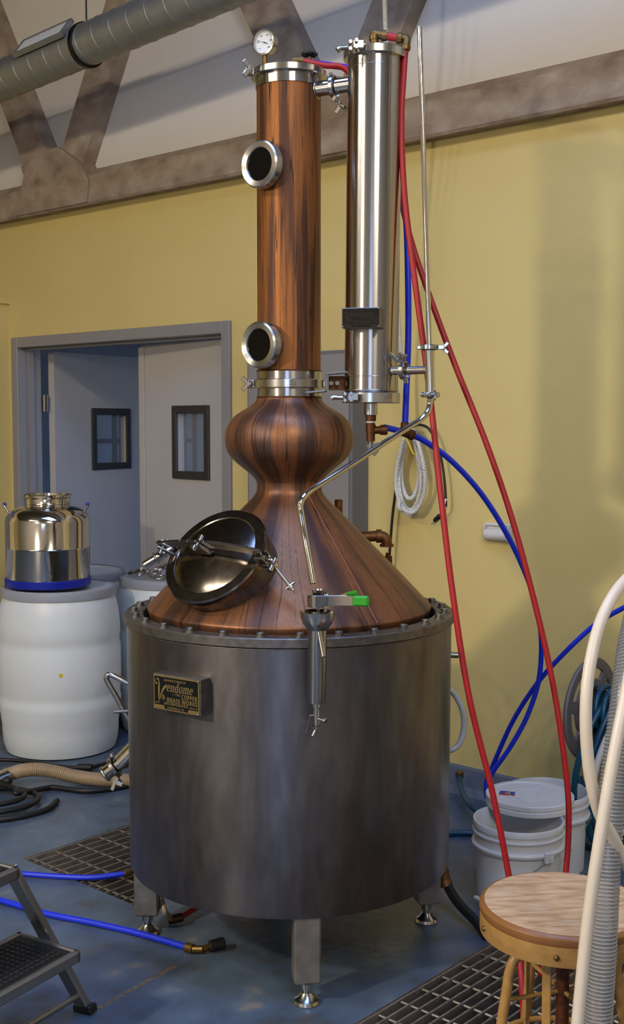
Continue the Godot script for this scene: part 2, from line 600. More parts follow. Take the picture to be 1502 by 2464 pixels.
func build_room() -> void:
	var fl := CSGBox3D.new()
	fl.name = "floor"
	fl.size = Vector3(14.5, 0.3, 13.2)
	fl.transform = room(-1.75, -0.15, -2.5)
	fl.material = M.floor
	for q in [GRATE_L, GRATE_R]:
		var hole := CSGBox3D.new()
		hole.name = "drain_pit"
		hole.operation = CSGShape3D.OPERATION_SUBTRACTION
		hole.size = Vector3(q[1] - q[0], 0.3, q[3] - q[2])
		hole.material = M.scar
		hole.position = Vector3((q[0] + q[1]) / 2 + 1.75, 0.17, (q[2] + q[3]) / 2 + 2.5)
		fl.add_child(hole, true)
	add_child(fl)
	org[fl] = Vector3.ZERO
	tag(fl, "blue grey painted concrete floor with stains and worn patches", "", "", "structure")
	# worn joint in the floor paint
	var a := on_floor(255, 2416)
	var b := on_floor(398, 2338)
	var c := (a + b) / 2
	struct(G.new().box(Vector3(0.016, 0.003, (b - a).length() * 1.35), 0.001, Transform3D(Basis.looking_at(b - a), c)), "trim_1", M.scar, "rough brown joint line in the floor paint")
	# back wall: yellow below the beam, white above
	var g := G.new()
	var w2 := WZ - 0.15
	wall_box(g, -9.0, -5.945, 0, 2.72, w2 + 0.004, WZ)
	wall_box(g, -4.175, 5.5, 0, 2.72, w2 + 0.004, WZ)
	wall_box(g, -5.945, -4.175, 2.01, 2.72, w2 + 0.004, WZ)
	struct(g, "wall_back", M.yellow, "yellow painted back wall below the concrete beam")
	struct(wall_box(G.new(), -9.0, 5.5, 2.72, 4.7, w2, WZ), "wall_back_upper", M.white_wall, "white painted wall above the concrete beam")
	# low partition on the left with its own door frame
	g = G.new()
	wall_box(g, -6.17, -6.02, 0, 2.24, WZ, -3.72)
	wall_box(g, -6.17, -6.02, 1.93, 2.24, -3.72, -2.6)
	wall_box(g, -6.17, -6.02, 0, 2.24, -2.6, -1.9)
	wall_box(g, -6.20, -6.0, 2.24, 2.27, WZ, -1.9)
	struct(g, "wall_partition", M.yellow, "low yellow partition in the left corner")
	g = G.new()
	wall_box(g, -6.03, -6.0, 0, 1.98, -3.77, -3.70, 0.004)
	wall_box(g, -6.03, -6.0, 1.93, 2.0, -3.77, -2.55, 0.004)
	var d := struct(g, "door_3", M.grey_paint, "blue grey door in the partition at the left edge")
	part(wall_box(G.new(), -6.15, -6.10, 0, 1.93, -3.71, -2.6), "door_leaf", M.grey_paint, d)
	# the rest of the room, out of view
	g = G.new()
	wall_box(g, -9.15, -9.0, 0, 4.7, -4.3, 4.0)
	struct(g, "wall_left", M.yellow)
	struct(wall_box(G.new(), 5.5, 5.65, 0, 4.7, -4.3, 4.0), "wall_right", M.dim_wall)
	g = G.new()
	wall_box(g, -9.0, 1.4, 0, 4.7, 4.0, 4.15)
	wall_box(g, 3.6, 5.5, 0, 4.7, 4.0, 4.15)
	wall_box(g, 1.4, 3.6, 0, 0.9, 4.0, 4.15)
	wall_box(g, 1.4, 3.6, 2.7, 4.7, 4.0, 4.15)
	struct(g, "wall_front", M.dim_wall)
	var w := struct(wall_box(G.new(), 1.4, 1.46, 0.9, 2.7, 4.0, 4.15), "window_1", M.grey_paint)
	for x in [2.5, 3.57]:
		part(wall_box(G.new(), x - 0.03, x + 0.03, 0.9, 2.7, 4.03, 4.12), "mullion", M.grey_paint, w)
	for y in [0.93, 2.67]:
		part(wall_box(G.new(), 1.46, 3.6, y - 0.03, y + 0.03, 4.03, 4.12), "rail", M.grey_paint, w)
	for x in [1.46, 2.53]:
		part(wall_box(G.new(), x, x + 1.0, 0.96, 2.64, 4.07, 4.075), "pane", M.pane, w)
	# ceiling with a roof light over the still
	g = G.new()
	var sk := [-3.1, 0.9, -2.5, -0.9]
	wall_box(g, -9.15, sk[0], 4.7, 4.85, -4.3, 4.15)
	wall_box(g, sk[1], 5.65, 4.7, 4.85, -4.3, 4.15)
	wall_box(g, sk[0], sk[1], 4.7, 4.85, -4.3, sk[2])
	wall_box(g, sk[0], sk[1], 4.7, 4.85, sk[3], 4.15)
	struct(g, "ceiling", M.ceiling)
	var rl := struct(wall_box(G.new(), sk[0], sk[1], 4.83, 4.85, sk[2], sk[2] + 0.05), "window_3", M.grey_paint)
	for k in 4:
		var x: float = lerpf(sk[0], sk[1], k / 4.0)
		part(wall_box(G.new(), x, x + 0.05, 4.80, 4.85, sk[2], sk[3]), "glazing_bar", M.grey_paint, rl)
		part(wall_box(G.new(), x + 0.05, x + 1.0, 4.83, 4.835, sk[2], sk[3]), "pane", M.pane, rl)
	# painted cove along the foot of the wall
	var cv := [Vector2(0, 0), Vector2(0.055, 0), Vector2(0.03, 0.03), Vector2(0.02, 0.105), Vector2(0, 0.11)]
	g = G.new().prism(cv, 6.9, Transform3D(Basis(RZ, UP, EX) * Basis.from_scale(Vector3(1, 1, 1)), rp(-3.27, 0, WZ)))
	struct(g, "baseboard_back", M.cove, "blue grey painted cove at the foot of the yellow wall")
	# the room behind the double door
	var h := G.new()
	wall_box(h, -9.0, -2.4, 0, 2.9, -8.55, -8.4)
	struct(h, "wall_far", M.next_wall)
	h = G.new()
	wall_box(h, -2.55, -2.4, 0, 2.9, -8.4, -7.3)
	wall_box(h, -2.55, -2.4, 0, 2.9, -6.1, w2)
	wall_box(h, -2.55, -2.4, 0, 1.0, -7.3, -6.1)
	wall_box(h, -2.55, -2.4, 2.3, 2.9, -7.3, -6.1)
	struct(h, "wall_far_right", M.next_wall)
	struct(wall_box(G.new(), -2.48, -2.475, 1.0, 2.3, -7.3, -6.1), "window_2", M.pane)
	h = G.new()
	wall_box(h, -9.0, -8.85, 0, 2.9, -8.4, w2)
	struct(h, "wall_far_left", M.next_wall)
	struct(wall_box(G.new(), -9.0, -2.4, 2.9, 3.0, -8.55, w2), "ceiling_far", M.next_wall)

func leaf(called: String, hinge: Vector3, dir: Vector3, inner_label: String, win0: float, win1: float, y0: float, y1: float, facing: Vector3, parent: Node) -> void:
	# a door leaf with a small framed window; dir runs from the hinge to the free edge
	var th := 0.045
	var wd := 0.845
	var ht := 1.965
	var nrm := UP.cross(dir).normalized()
	if nrm.dot(facing) < 0.0:
		nrm = -nrm
	var bs := Basis(dir, UP, dir.cross(UP))
	var g := G.new()
	for q in [[0.0, wd, 0.012, y0], [0.0, wd, y1, ht], [0.0, win0, y0, y1], [win1, wd, y0, y1]]:
		g.box(Vector3(q[1] - q[0], q[3] - q[2], th), 0.0, Transform3D(bs, hinge + dir * ((q[0] + q[1]) / 2) + UP * ((q[2] + q[3]) / 2)))
	var lf := part(g, called, M.door_face, parent, inner_label)
	g = G.new()
	var f := 0.035
	for s in [-1, 1]:
		var o: Vector3 = hinge + nrm * (th / 2 + 0.006) * s
		for q in [[win0 - f, win1 + f, y0 - f, y0 + 0.006], [win0 - f, win1 + f, y1 - 0.006, y1 + f], [win0 - f, win0 + 0.006, y0, y1], [win1 - 0.006, win1 + f, y0, y1]]:
			g.box(Vector3(q[1] - q[0], q[3] - q[2], 0.014), 0.003, Transform3D(bs, o + dir * ((q[0] + q[1]) / 2) + UP * ((q[2] + q[3]) / 2)))
	part(g, "window_frame", M.dark_frame, lf)
	part(G.new().box(Vector3(win1 - win0, y1 - y0, 0.006), 0.0, Transform3D(bs, hinge + dir * ((win0 + win1) / 2) + UP * ((y0 + y1) / 2))), "window_pane", M.pane, lf)
	if called == "door_leaf":
		part(G.new().box(Vector3(0.05, ht - 0.02, 0.006), 0.001, Transform3D(bs, hinge + dir * (wd - 0.018) + UP * (ht / 2) + nrm * (th / 2 + 0.004))), "astragal", M.door_face, lf)

func build_doors() -> void:
	# double door with grey steel frame
	var x0 := -5.975
	var x1 := -4.145
	var g := G.new()
	wall_box(g, x1 - 0.06, x1, 0, 2.04, WZ - 0.15, WZ + 0.018, 0.003)
	var d := struct(g, "door_1", M.grey_paint, "double door with grey steel frame, one leaf swung open")
	part(wall_box(G.new(), x0, x0 + 0.06, 0, 2.04, WZ - 0.15, WZ + 0.018, 0.003), "jamb", M.grey_paint, d)
	part(wall_box(G.new(), x0 + 0.06, x1 - 0.06, 1.98, 2.04, WZ - 0.15, WZ + 0.018, 0.003), "header", M.grey_paint, d)
	g = G.new()
	wall_box(g, x0 + 0.06, x1 - 0.06, 1.966, 1.98, WZ - 0.09, WZ - 0.05)
	wall_box(g, x0 + 0.06, x0 + 0.075, 0, 1.966, WZ - 0.09, WZ - 0.05)
	wall_box(g, x1 - 0.075, x1 - 0.06, 0, 1.966, WZ - 0.09, WZ - 0.05)
	part(g, "door_stop", M.grey_paint, d)
	var fc := RZ
	# right leaf, a few degrees open into the next room
	var ha := rp(x1 - 0.062, 0, WZ - 0.118)
	var dr := (-EX).rotated(UP, deg_to_rad(-6.0))
	leaf("door_leaf", ha, dr, "closed beige leaf with a small dark framed window", 0.255, 0.505, 1.285, 1.60, fc, d)
	# left leaf, swung a quarter turn into the next room
	var hb := rp(x0 + 0.09, 0, WZ - 0.20)
	leaf("open_door_leaf", hb, (-RZ).rotated(UP, deg_to_rad(11.0)), "open leaf in bluish light with a dark framed window", 0.36, 0.66, 1.285, 1.60, EX, d)
	g = G.new()
	for y in [0.3, 1.0, 1.66]:
		g.cyl(rp(x0 + 0.066, y - 0.05, WZ - 0.165), rp(x0 + 0.066, y + 0.05, WZ - 0.165), 0.012)
		g.box(Vector3(0.04, 0.1, 0.004), 0, room(x0 + 0.075, y, WZ - 0.168))
	part(g, "hinge", M.bolt, d)
	# rack in the next room, seen through the small window
	var t := thing("storage_rack", "dark storage rack seen through the closed leaf's window", "rack", rp(-7.35, 0, -6.05))
	for y in [0.5, 0.95, 1.4, 1.85]:
		part(wall_box(G.new(), -7.55, -7.15, y - 0.015, y + 0.015, -6.6, -5.75, 0.002), "shelf", M.shelf, t)
	for q in [[-7.55, -5.75], [-7.17, -5.75], [-7.55, -6.58], [-7.17, -6.58]]:
		part(wall_box(G.new(), q[0], q[0] + 0.03, 0, 2.0, q[1] - 0.03, q[1], 0.002), "upright", M.shelf, t)

func build_truss_and_duct() -> void:
	var zf := WZ + 0.09
	var prof := [Vector2(-0.02, 2.715), Vector2(0.085, 2.70), Vector2(0.095, 2.712), Vector2(0.09, 2.85), Vector2(0.06, 2.885), Vector2(-0.02, 2.89)]
	var g := G.new().prism(prof, 14.4, Transform3D(Basis(RZ, UP, EX), rp(-8.95, 0, WZ)))
	var t := struct(g, "trim_2", M.concrete, "rough grey brown concrete truss along the back wall")
	for n in [-7.45, -5.43, -3.44, -1.44]:
		# gusset where two braces meet the beam
		var po := [Vector2(n - 0.34, 2.71), Vector2(n - 0.26, 2.92), Vector2(n - 0.285, 2.975), Vector2(n - 0.06, 3.03), Vector2(n + 0.06, 3.03), Vector2(n + 0.25, 2.92), Vector2(n + 0.32, 2.82), Vector2(n + 0.30, 2.71)]
		part(G.new().prism(po, 0.115, room(0, 0, WZ - 0.01)), "gusset", M.concrete, t)
		for s in [-1, 1]:
			var b0 := Vector2(n + s * 0.14, 2.95)
			var b1 := Vector2(n + s * 1.12, 4.68)
			var dd := (b1 - b0).normalized()
			var ww := Vector2(dd.y, -dd.x) * 0.105
			part(G.new().prism([b0 - ww, b1 - ww, b1 + ww, b0 + ww], 0.09 if s > 0 else 0.10, room(0, 0, WZ - 0.01)), "brace", M.concrete, t)
	# spiral duct
	var y := 3.268
	var z := -3.47
	var DA := (EX + UP * 0.05).normalized()
	var d := thing("air_duct", "round galvanised spiral duct hanging high along the wall", "duct", rp(-4.5, y, z))
	var R := 0.093
	part(G.new().lathe([Vector2(R - 0.002, 0), Vector2(R, 0), Vector2(R, 6.5), Vector2(R - 0.002, 6.5), Vector2(R - 0.002, 0)], 40, Transform3D(G.along(DA), rp(-4.5, y, z) - DA * 3.1)), "pipe", M.galv, d)
	var pts := []
	for k in 54 * 24:
		var a := TAU * k / 24.0
		pts.append(rp(-4.5, y, z) + DA * (-3.1 + 6.5 * k / (54.0 * 24.0)) + (UP * cos(a) + RZ * sin(a)) * (R + 0.0005))
	part(G.new().tube(pts, 0.0022, 5), "spiral_seam", M.rod_steel, d)
	# register on the duct's flank
	var dirn := (UP * 0.62 + RZ * 0.78).normalized()
	var bs := Basis(DA, dirn.cross(DA) * -1.0, dirn).orthonormalized()
	var c := rp(-4.70, y, z) + dirn * (R + 0.004)
	g = G.new()
	for q in [[0.0, 0.048, 0.38, 0.016], [0.0, -0.048, 0.38, 0.016], [-0.18, 0.0, 0.02, 0.10], [0.18, 0.0, 0.02, 0.10]]:
		g.box(Vector3(q[2], q[3], 0.022), 0.002, Transform3D(bs, c + bs.x * q[0] + bs.y * q[1]))
	g.box(Vector3(0.36, 0.085, 0.004), 0, Transform3D(bs, c - dirn * 0.012))
	var rg := part(g, "register", M.galv, d)
	var sl := G.new().box(Vector3(0.005, 0.082, 0.014)).mesh()
	for k in 17:
		put(sl, "slat", M.white_plastic, rg, Transform3D(bs, c - org[d] + bs.x * (-0.165 + 0.0206 * k) + dirn * 0.003))
	part(G.new().lathe([Vector2(R, -0.012), Vector2(R + 0.009, -0.01), Vector2(R + 0.009, 0.01), Vector2(R, 0.012)], 40, Transform3D(G.along(EX), rp(-4.47, y, z))), "strap", M.black_iron, d)
	part(G.new().cyl(rp(-4.47, y + R, z), rp(-4.47, 4.7, z), 0.004, 8), "hanger_wire", M.black_iron, d)
	part(G.new().cyl(rp(-6.6, y + R, z), rp(-6.6, 4.7, z), 0.004, 8), "hanger_wire", M.black_iron, d)

func build_lamps() -> void:
	# a pendant lamp behind the camera, and tube lights under the ceiling
	var c := rp(-2.5, 2.5, 1.0)
	var t := thing("pendant_lamp", "round pendant lamp left of the camera", "lamp", c)
	var sh := [Vector2(0.20, -0.02), Vector2(0.205, -0.02), Vector2(0.19, 0.04), Vector2(0.09, 0.13), Vector2(0.05, 0.15), Vector2(0.05, 0.22), Vector2(0, 0.22)]
	part(G.new().lathe(sh, 40, Transform3D(Basis.IDENTITY, c)), "shade", M.lamp_shade, t)
	part(G.new().ball(c, 0.12), "bulb", M.bulb, t)
	part(G.new().cyl(c + Vector3(0, 0.2, 0), Vector3(c.x, 4.7, c.z), 0.006, 8), "stem", M.black_iron, t)
	lamp_light("pendant_light", c, PENDANT, 0.12)
	var k := 0
	for q in TUBES:
		var o := rp(q[0], q[1], q[2])
		t = thing("tube_light", ["long tube light under the ceiling on the left", "long tube light under the ceiling on the right"][k], "lamp", o)
		part(G.new().box(Vector3(2.5, 0.05, 0.12), 0.004, Transform3D(Basis(EX, UP, RZ), o + UP * 0.06)), "housing", M.lamp_shade, t)
		for e in [-1, 1]:
			part(G.new().cyl(o - EX * 1.2 + RZ * 0.035 * e, o + EX * 1.2 + RZ * 0.035 * e, 0.016, 12), "tube", M.tubelight, t)
			part(G.new().cyl(o + EX * 0.9 * e + UP * 0.08, Vector3(o.x + EX.x * 0.9 * e, 4.7, o.z + EX.z * 0.9 * e), 0.004, 8), "hanger", M.black_iron, t)
		for j in 4:
			lamp_light("tube_light_source", o + EX * (0.6 * j - 0.9) - UP * 0.06, q[3], 0.05)
		k += 1

# ------------------------------------------------------------------ the still
const SC := Vector3(-0.067, 0.0, -3.49)

func az(a: float) -> Vector3:
	return Vector3(sin(a), 0, cos(a))

func sxf(y := 0.0) -> Transform3D:
	return Transform3D(Basis.IDENTITY, SC + UP * y)

func rot_to(dir: Vector3, pos: Vector3, ref := Vector3.UP) -> Transform3D:
	return Transform3D(G.along(dir, ref), pos)

func clamp_ring(parent: Node, c: Vector3, axis: Vector3, r: float, h: float, side: Vector3, size := 1.0, called := "clamp") -> void:
	# a hinged steel clamp: band, bolt ears, bolt and wing nut on the side given
	var s := side.normalized()
	var ax := axis.normalized()
	var tx := ax.cross(s).normalized()
	var g := G.new()
	g.lathe([Vector2(r * 0.88, -h / 2), Vector2(r - 0.002, -h / 2), Vector2(r, -h / 2 + 0.002), Vector2(r, h / 2 - 0.002), Vector2(r - 0.002, h / 2), Vector2(r * 0.88, h / 2)], 56, rot_to(ax, c))
	var ear := Basis(s, ax, s.cross(ax))
	for e in [-1, 1]:
		g.box(Vector3(0.022 * size, h * 0.9, 0.006 * size), 0.0015, Transform3D(ear, c + s * (r + 0.008 * size) + tx * e * 0.008 * size))
	g.box(Vector3(0.014 * size, h * 0.8, 0.012 * size), 0.002, Transform3D(ear, c - s * (r + 0.004 * size)))
	var band := part(g, called, M.clamp, parent)
	g = G.new()
	var b0 := c + s * (r + 0.012 * size) - tx * 0.02 * size
	var b1 := c + s * (r + 0.012 * size) + tx * 0.034 * size
	g.cyl(b0, b1, 0.0035 * size, 10)
	g.cyl(b0 - tx * 0.003 * size, b0 + tx * 0.004 * size, 0.006 * size, 6)
	var nutp := b1 - tx * 0.008 * size
	g.cyl(nutp - tx * 0.005 * size, nutp + tx * 0.007 * size, 0.007 * size, 12, 0.001)
	for e in [-1, 1]:
		var wd: Vector3 = (s * 0.7 + ax * 0.7 * e).normalized()
		g.box(Vector3(0.024 * size, 0.005 * size, 0.012 * size), 0.0015, Transform3D(Basis(wd, tx, wd.cross(tx)), nutp + wd * 0.014 * size + tx * 0.004 * size))
	part(g, "wing_nut", M.clamp, band)

func sight_glass(parent: Node, y: float, a: float) -> void:
	var d := az(a)
	var c := SC + UP * y
	var xf := rot_to(d, c)
	# neck, slotted ring nut, dark glass
	var g := G.new().lathe([Vector2(0.050, 0.05), Vector2(0.050, 0.115)], 48, xf)
	var sg := part(g, "sight_glass", M.ring, parent)
	g = G.new()
	var R := 0.0655
	g.lathe([Vector2(0.046, 0.106), Vector2(R - 0.003, 0.106), Vector2(R, 0.109), Vector2(R, 0.133), Vector2(R - 0.004, 0.137), Vector2(0.047, 0.134), Vector2(0.0455, 0.131), Vector2(0.0455, 0.112)], 64, xf)
	part(g, "ring_nut", M.nut, sg)
	for k in 4:
		var b := PI / 4 + PI / 2 * k + 0.25
		var rd := xf.basis * Vector3(sin(b), 0, cos(b))
		part(G.new().box(Vector3(0.012, 0.018, 0.006), 0, Transform3D(Basis(xf.basis.y.cross(rd), xf.basis.y, rd), c + d * 0.122 + rd * (R - 0.0015))), "slot", M.flange, sg)
	part(G.new().lathe([Vector2(0, 0.129), Vector2(0.046, 0.129)], 40, xf), "pane", M.dark_glass, sg)

func text(s: String, parent: Node, xf: Transform3D, h: float, m: Material, w := 0.0, serif := false, bold := true, italic := false) -> void:
	# flat raised lettering; h is the cap height, w (if given) the width it is squeezed to
	var f := SystemFont.new()
	f.font_names = PackedStringArray(["Droid Serif" if serif else "Droid Sans"])
	f.font_weight = 700 if bold else 400
	f.font_italic = italic
	var t := TextMesh.new()
	t.text = s
	t.font = f
	t.font_size = 64
	t.pixel_size = 0.01
	t.depth = 0.02
	t.curve_step = 2.0
	var bb := t.get_aabb()
	var k := h / 0.46
	var kx := k if w <= 0.0 else w / maxf(bb.size.x, 0.01)
	var o := MeshInstance3D.new()
	o.name = "lettering"
	o.mesh = t
	o.material_override = m
	o.transform = xf * Transform3D(Basis.from_scale(Vector3(kx, k, 0.03)), Vector3.ZERO)
	parent.add_child(o, true)

func name_plate(parent: Node, c: Vector3, nrm: Vector3, w: float, h: float, depth: float, gold: bool) -> void:
	# maker's plate on a raised steel box
	var n := nrm.normalized()
	var x := UP.cross(n).normalized()
	var bs := Basis(x, n.cross(x), n)
	var box_ := part(G.new().box(Vector3(w, h, depth), 0.002, Transform3D(bs, c - n * depth / 2)), "name_plate", M.flange if gold else M.bolt, parent, "black plate with gold lettering on a steel box" if gold else "dark cast plate with raised lettering")
	var pm: Material = M.plate_black if gold else M.plate_dark
	var fm: Material = M.plate_gold if gold else M.plate_dim
	if gold:
		part(G.new().box(Vector3(w - 0.006, h - 0.006, 0.002), 0.0005, Transform3D(bs, c + n * 0.001)), "border", fm, box_)
		part(G.new().box(Vector3(w - 0.013, h - 0.013, 0.002), 0.0003, Transform3D(bs, c + n * 0.0015)), "face", pm, box_)
	else:
		part(G.new().box(Vector3(w - 0.006, h - 0.005, 0.004), 0.0012, Transform3D(bs, c + n * 0.001)), "face", pm, box_)
	var z := 0.0028 if gold else 0.0032
	var o: Vector3 = c - org[parent]
	var L := func(s: String, u: float, v: float, hh: float, ww: float, serif := false, ital := false, slope := 0.0) -> void:
		var b2 := bs * Basis(Vector3(1, slope, 0), Vector3(0.22 if ital else 0.0, 1, 0), Vector3(0, 0, 1))
		text(s, box_, Transform3D(b2, o + x * (u * w) + bs.y * (v * h) + n * z), hh * h, fm, ww * w, serif, true, ital)
	L.call("MANUFACTURED BY", -0.02, 0.355, 0.055, 0.46)
	L.call("endome", 0.085, 0.17, 0.235, 0.54, true, true)
	L.call("— THE", 0.005, -0.005, 0.06, 0.17)
	L.call("COPPER", 0.28, -0.035, 0.12, 0.33)
	L.call("&", -0.265, -0.115, 0.14, 0.075, true)
	L.call("BRASS WORKS", 0.13, -0.175, 0.12, 0.64)
	L.call("INCORPORATED", 0.0, -0.28, 0.065, 0.50)
	L.call("LOUISVILLE  KY.", 0.0, -0.385, 0.055, 0.36)
	L.call("DATE", -0.40, -0.285, 0.04, 0.08)
	L.call("SERIAL NO", 0.365, -0.30, 0.035, 0.16)
	# the big swashed V
	var K := func(a: Array) -> Array:
		var out := []
		for i in range(0, a.size(), 2):
			out.append(Vector2(a[i] * w, a[i + 1] * h))
		return out
	var vx := Transform3D(bs, c + n * z)
	var gv := G.new().prism(K.call([-0.372, 0.34, -0.345, 0.30, -0.338, 0.20, -0.342, 0.02, -0.352, -0.29, -0.374, -0.10, -0.380, 0.10, -0.368, 0.24]), 0.0006, vx)
	gv.prism(K.call([-0.350, -0.24, -0.330, -0.06, -0.285, 0.12, -0.235, 0.215, -0.175, 0.24, -0.20, 0.16, -0.255, 0.08, -0.300, -0.04, -0.335, -0.20]), 0.0006, vx)
	var curl := []
	for q in [[-0.36, 0.33], [-0.385, 0.37], [-0.41, 0.37], [-0.432, 0.32], [-0.432, 0.25], [-0.415, 0.215], [-0.40, 0.235], [-0.405, 0.265]]:
		curl.append(vx * Vector3(q[0] * w, q[1] * h, 0.0003))
	gv.tube(smooth(curl, 5), 0.0011 * w / 0.163, 6)
	part(gv, "lettering", fm, box_)
	for q in [[-0.355, -0.385, 0.22], [0.365, -0.395, 0.21]]:
		part(G.new().box(Vector3(q[2] * w, 0.085 * h, 0.0008), 0, Transform3D(bs, c + x * (q[0] * w) + bs.y * (q[1] * h) + n * z)), "blank_field", fm, box_)
	for q in [[-1, -1], [1, -1], [1, 1], [-1, 1]]:
		part(G.new().ball(c + x * (q[0] * w * 0.46) + bs.y * (q[1] * h * 0.44) + n * z, 0.0026, 10), "screw", M.clamp, box_)

func pr(a: Array) -> Array:
	var out := []
	for k in range(0, a.size(), 2):
		out.append(Vector2(a[k], a[k + 1]))
	return out

func fair(p: Array, per: int) -> Array:
	# rounds a lathe profile
	var out := []
	var n := p.size()
	for k in n - 1:
		for s in per:
			out.append(p[k].cubic_interpolate(p[k + 1], p[maxi(k - 1, 0)], p[mini(k + 2, n - 1)], float(s) / per))
	out.append(p[n - 1])
	return out

func build_still() -> void:
	var st := thing("pot_still", "copper pot still on a wide brushed steel kettle with tall column", "still", SC)
	# kettle
	var g := G.new().lathe(pr([0, 0.245, 0.465, 0.245, 0.474, 0.249, 0.477, 0.256, 0.4775, 0.6, 0.479, 0.966, 0.45, 0.966]), 128, sxf())
	part(g, "kettle", M.tank, st)
	part(G.new().torus(0.4772, 0.0022, sxf(0.964), 128, 6), "weld_bead", M.flange, st)
	g = G.new().lathe(pr([0.432, 0.94, 0.432, 0.968, 0.4835, 0.968, 0.4865, 0.971, 0.4865, 0.992, 0.4835, 0.995, 0.434, 0.995, 0.431, 0.992, 0.431, 0.94]), 128, sxf())
	part(g, "flange_ring", M.flange, st)
	part(G.new().lathe(pr([0.38, 0.955, 0.435, 0.955]), 96, sxf()), "gasket", M.rubber, st)
	var bolt_g := G.new()
	bolt_g.lathe(pr([0, 0, 0.0155, 0, 0.0155, 0.0025, 0, 0.0025]), 20)
	bolt_g.lathe(pr([0, 0.0025, 0.0115, 0.0025, 0.0115, 0.0105, 0.010, 0.0122, 0, 0.0122]), 6)
	var bm := bolt_g.mesh()
	for k in 28:
		var a := TAU * (k + 0.35) / 28.0
		put(bm, "bolt", M.bolt, st, Transform3D(Basis(UP, rng.randf() * 3.0), az(a) * 0.4585 + UP * 0.995))
	# helmet: cone, onion, column
	var cone := pr([0.400, 0.955, 0.412, 0.985, 0.4185, 1.004, 0.4165, 1.012, 0.400, 1.030, 0.360, 1.072, 0.3062, 1.128, 0.2475, 1.187, 0.1893, 1.247, 0.1600, 1.276, 0.1340, 1.302, 0.1140, 1.322, 0.1015, 1.338, 0.0970, 1.349, 0.0960, 1.357])
	var onion := pr([0.0960, 1.364, 0.0965, 1.370, 0.0985, 1.377, 0.109, 1.391, 0.131, 1.410, 0.1530, 1.428, 0.1705, 1.445, 0.1822, 1.463, 0.1880, 1.485, 0.1890, 1.505, 0.1855, 1.526, 0.176, 1.548, 0.160, 1.567, 0.138, 1.582, 0.117, 1.594, 0.1035, 1.605, 0.096, 1.616, 0.0937, 1.628])
	part(G.new().lathe(fair(cone + onion, 3), 96, sxf()), "helmet", M.copper_dark, st, "weathered copper cone with an onion bulge above")
	part(G.new().lathe(pr([0.0925, 1.695, 0.0925, 2.505]), 72, sxf()), "column", M.copper, st)
	g = G.new()
	for q in [[1.02, -0.01, 0.62], [1.02, -0.01, -2.4]]:
		var line := []
		for p in cone.slice(3):
			line.append(SC + az(q[2]) * (p.x + 0.0006) + UP * p.y)
		g.tube(smooth(line, 4), 0.0013, 6)
	var ol := []
	for p in onion:
		ol.append(SC + az(-0.62) * (p.x + 0.0004) + UP * p.y)
	g.tube(smooth(ol, 4), 0.0013, 6)
	part(g, "weld_seam", M.copper_seam, st)
	g = G.new().lathe(pr([0.092, 1.621, 0.0945, 1.621, 0.0945, 1.66]), 72, sxf())
	g.lathe(pr([0.0945, 1.66, 0.0945, 1.697, 0.092, 1.697]), 72, sxf())
	part(g, "ferrule", M.steel, st)
	g = G.new()
	part(G.new().torus(0.0935, 0.0028, sxf(1.6975), 64, 6), "weld_ring", M.bronze, st)
	part(G.new().torus(0.0940, 0.0028, sxf(1.6215), 64, 6), "weld_ring", M.bronze, st)
	clamp_ring(st, SC + UP * 1.6605, UP, 0.1035, 0.026, az(-1.75), 1.0)
	var tl := G.new()
	text("22", st, Transform3D(Basis(UP.cross(az(0.12)), UP, az(0.12)), az(0.12) * 0.1037 + UP * 1.6605), 0.014, M.flange)
	# top of the column
	part(G.new().lathe(pr([0.0925, 2.503, 0.0955, 2.503, 0.0955, 2.54, 0.09, 2.54]), 72, sxf()), "ferrule", M.steel, st)
	part(G.new().lathe(pr([0.0955, 2.530, 0.1055, 2.531, 0.107, 2.533, 0.107, 2.5505, 0.105, 2.5525, 0.094, 2.553, 0.0, 2.553]), 72, sxf()), "top_cap", M.steel, st)
	clamp_ring(st, SC + UP * 2.5415, UP, 0.1085, 0.0205, az(-1.25), 1.15)
	sight_glass(st, 2.271, -0.66)
	sight_glass(st, 1.768, -0.70)
	# gauge
	var gc := at(638, 103, 3.53)
	var gd := (az(-0.52) + Vector3(0, -0.02, 0)).normalized()
	var gx := rot_to(gd, gc)
	g = G.new().lathe(pr([0, -0.022, 0.030, -0.022, 0.034, -0.016, 0.0345, 0.006, 0.037, 0.007, 0.037, 0.012, 0.0325, 0.013, 0.0315, 0.008, 0.0315, 0.004]), 48, gx)
	var gauge := part(g, "pressure_gauge", M.clamp, st)
	g = G.new().cyl(Vector3(gc.x, 2.553, gc.z), gc - UP * 0.03, 0.007, 14)
	g.cyl(Vector3(gc.x, 2.553, gc.z), Vector3(gc.x, 2.566, gc.z), 0.013, 6)
	g.cyl(Vector3(gc.x, 2.570, gc.z), Vector3(gc.x, 2.578, gc.z), 0.011, 6)
	part(g, "stem", M.brass, gauge)
	part(G.new().lathe(pr([0, 0.004, 0.0316, 0.004]), 40, gx), "dial", M.dial, gauge)
	var dx := UP.cross(gd).normalized()
	var dbs := Basis(dx, gd.cross(dx), gd)
	g = G.new()
	for k in 19:
		var a := deg_to_rad(225.0 - 15.0 * k)
		var dir := dx * cos(a) + dbs.y * sin(a)
		g.box(Vector3(0.0034, 0.0006, 0.0004), 0, Transform3D(Basis(dir, gd.cross(dir), gd), gc + dir * 0.028 + gd * 0.0045))
	part(g, "tick_marks", M.ink, gauge)
	var nums := ["0", "30", "60", "90", "120", "150"]
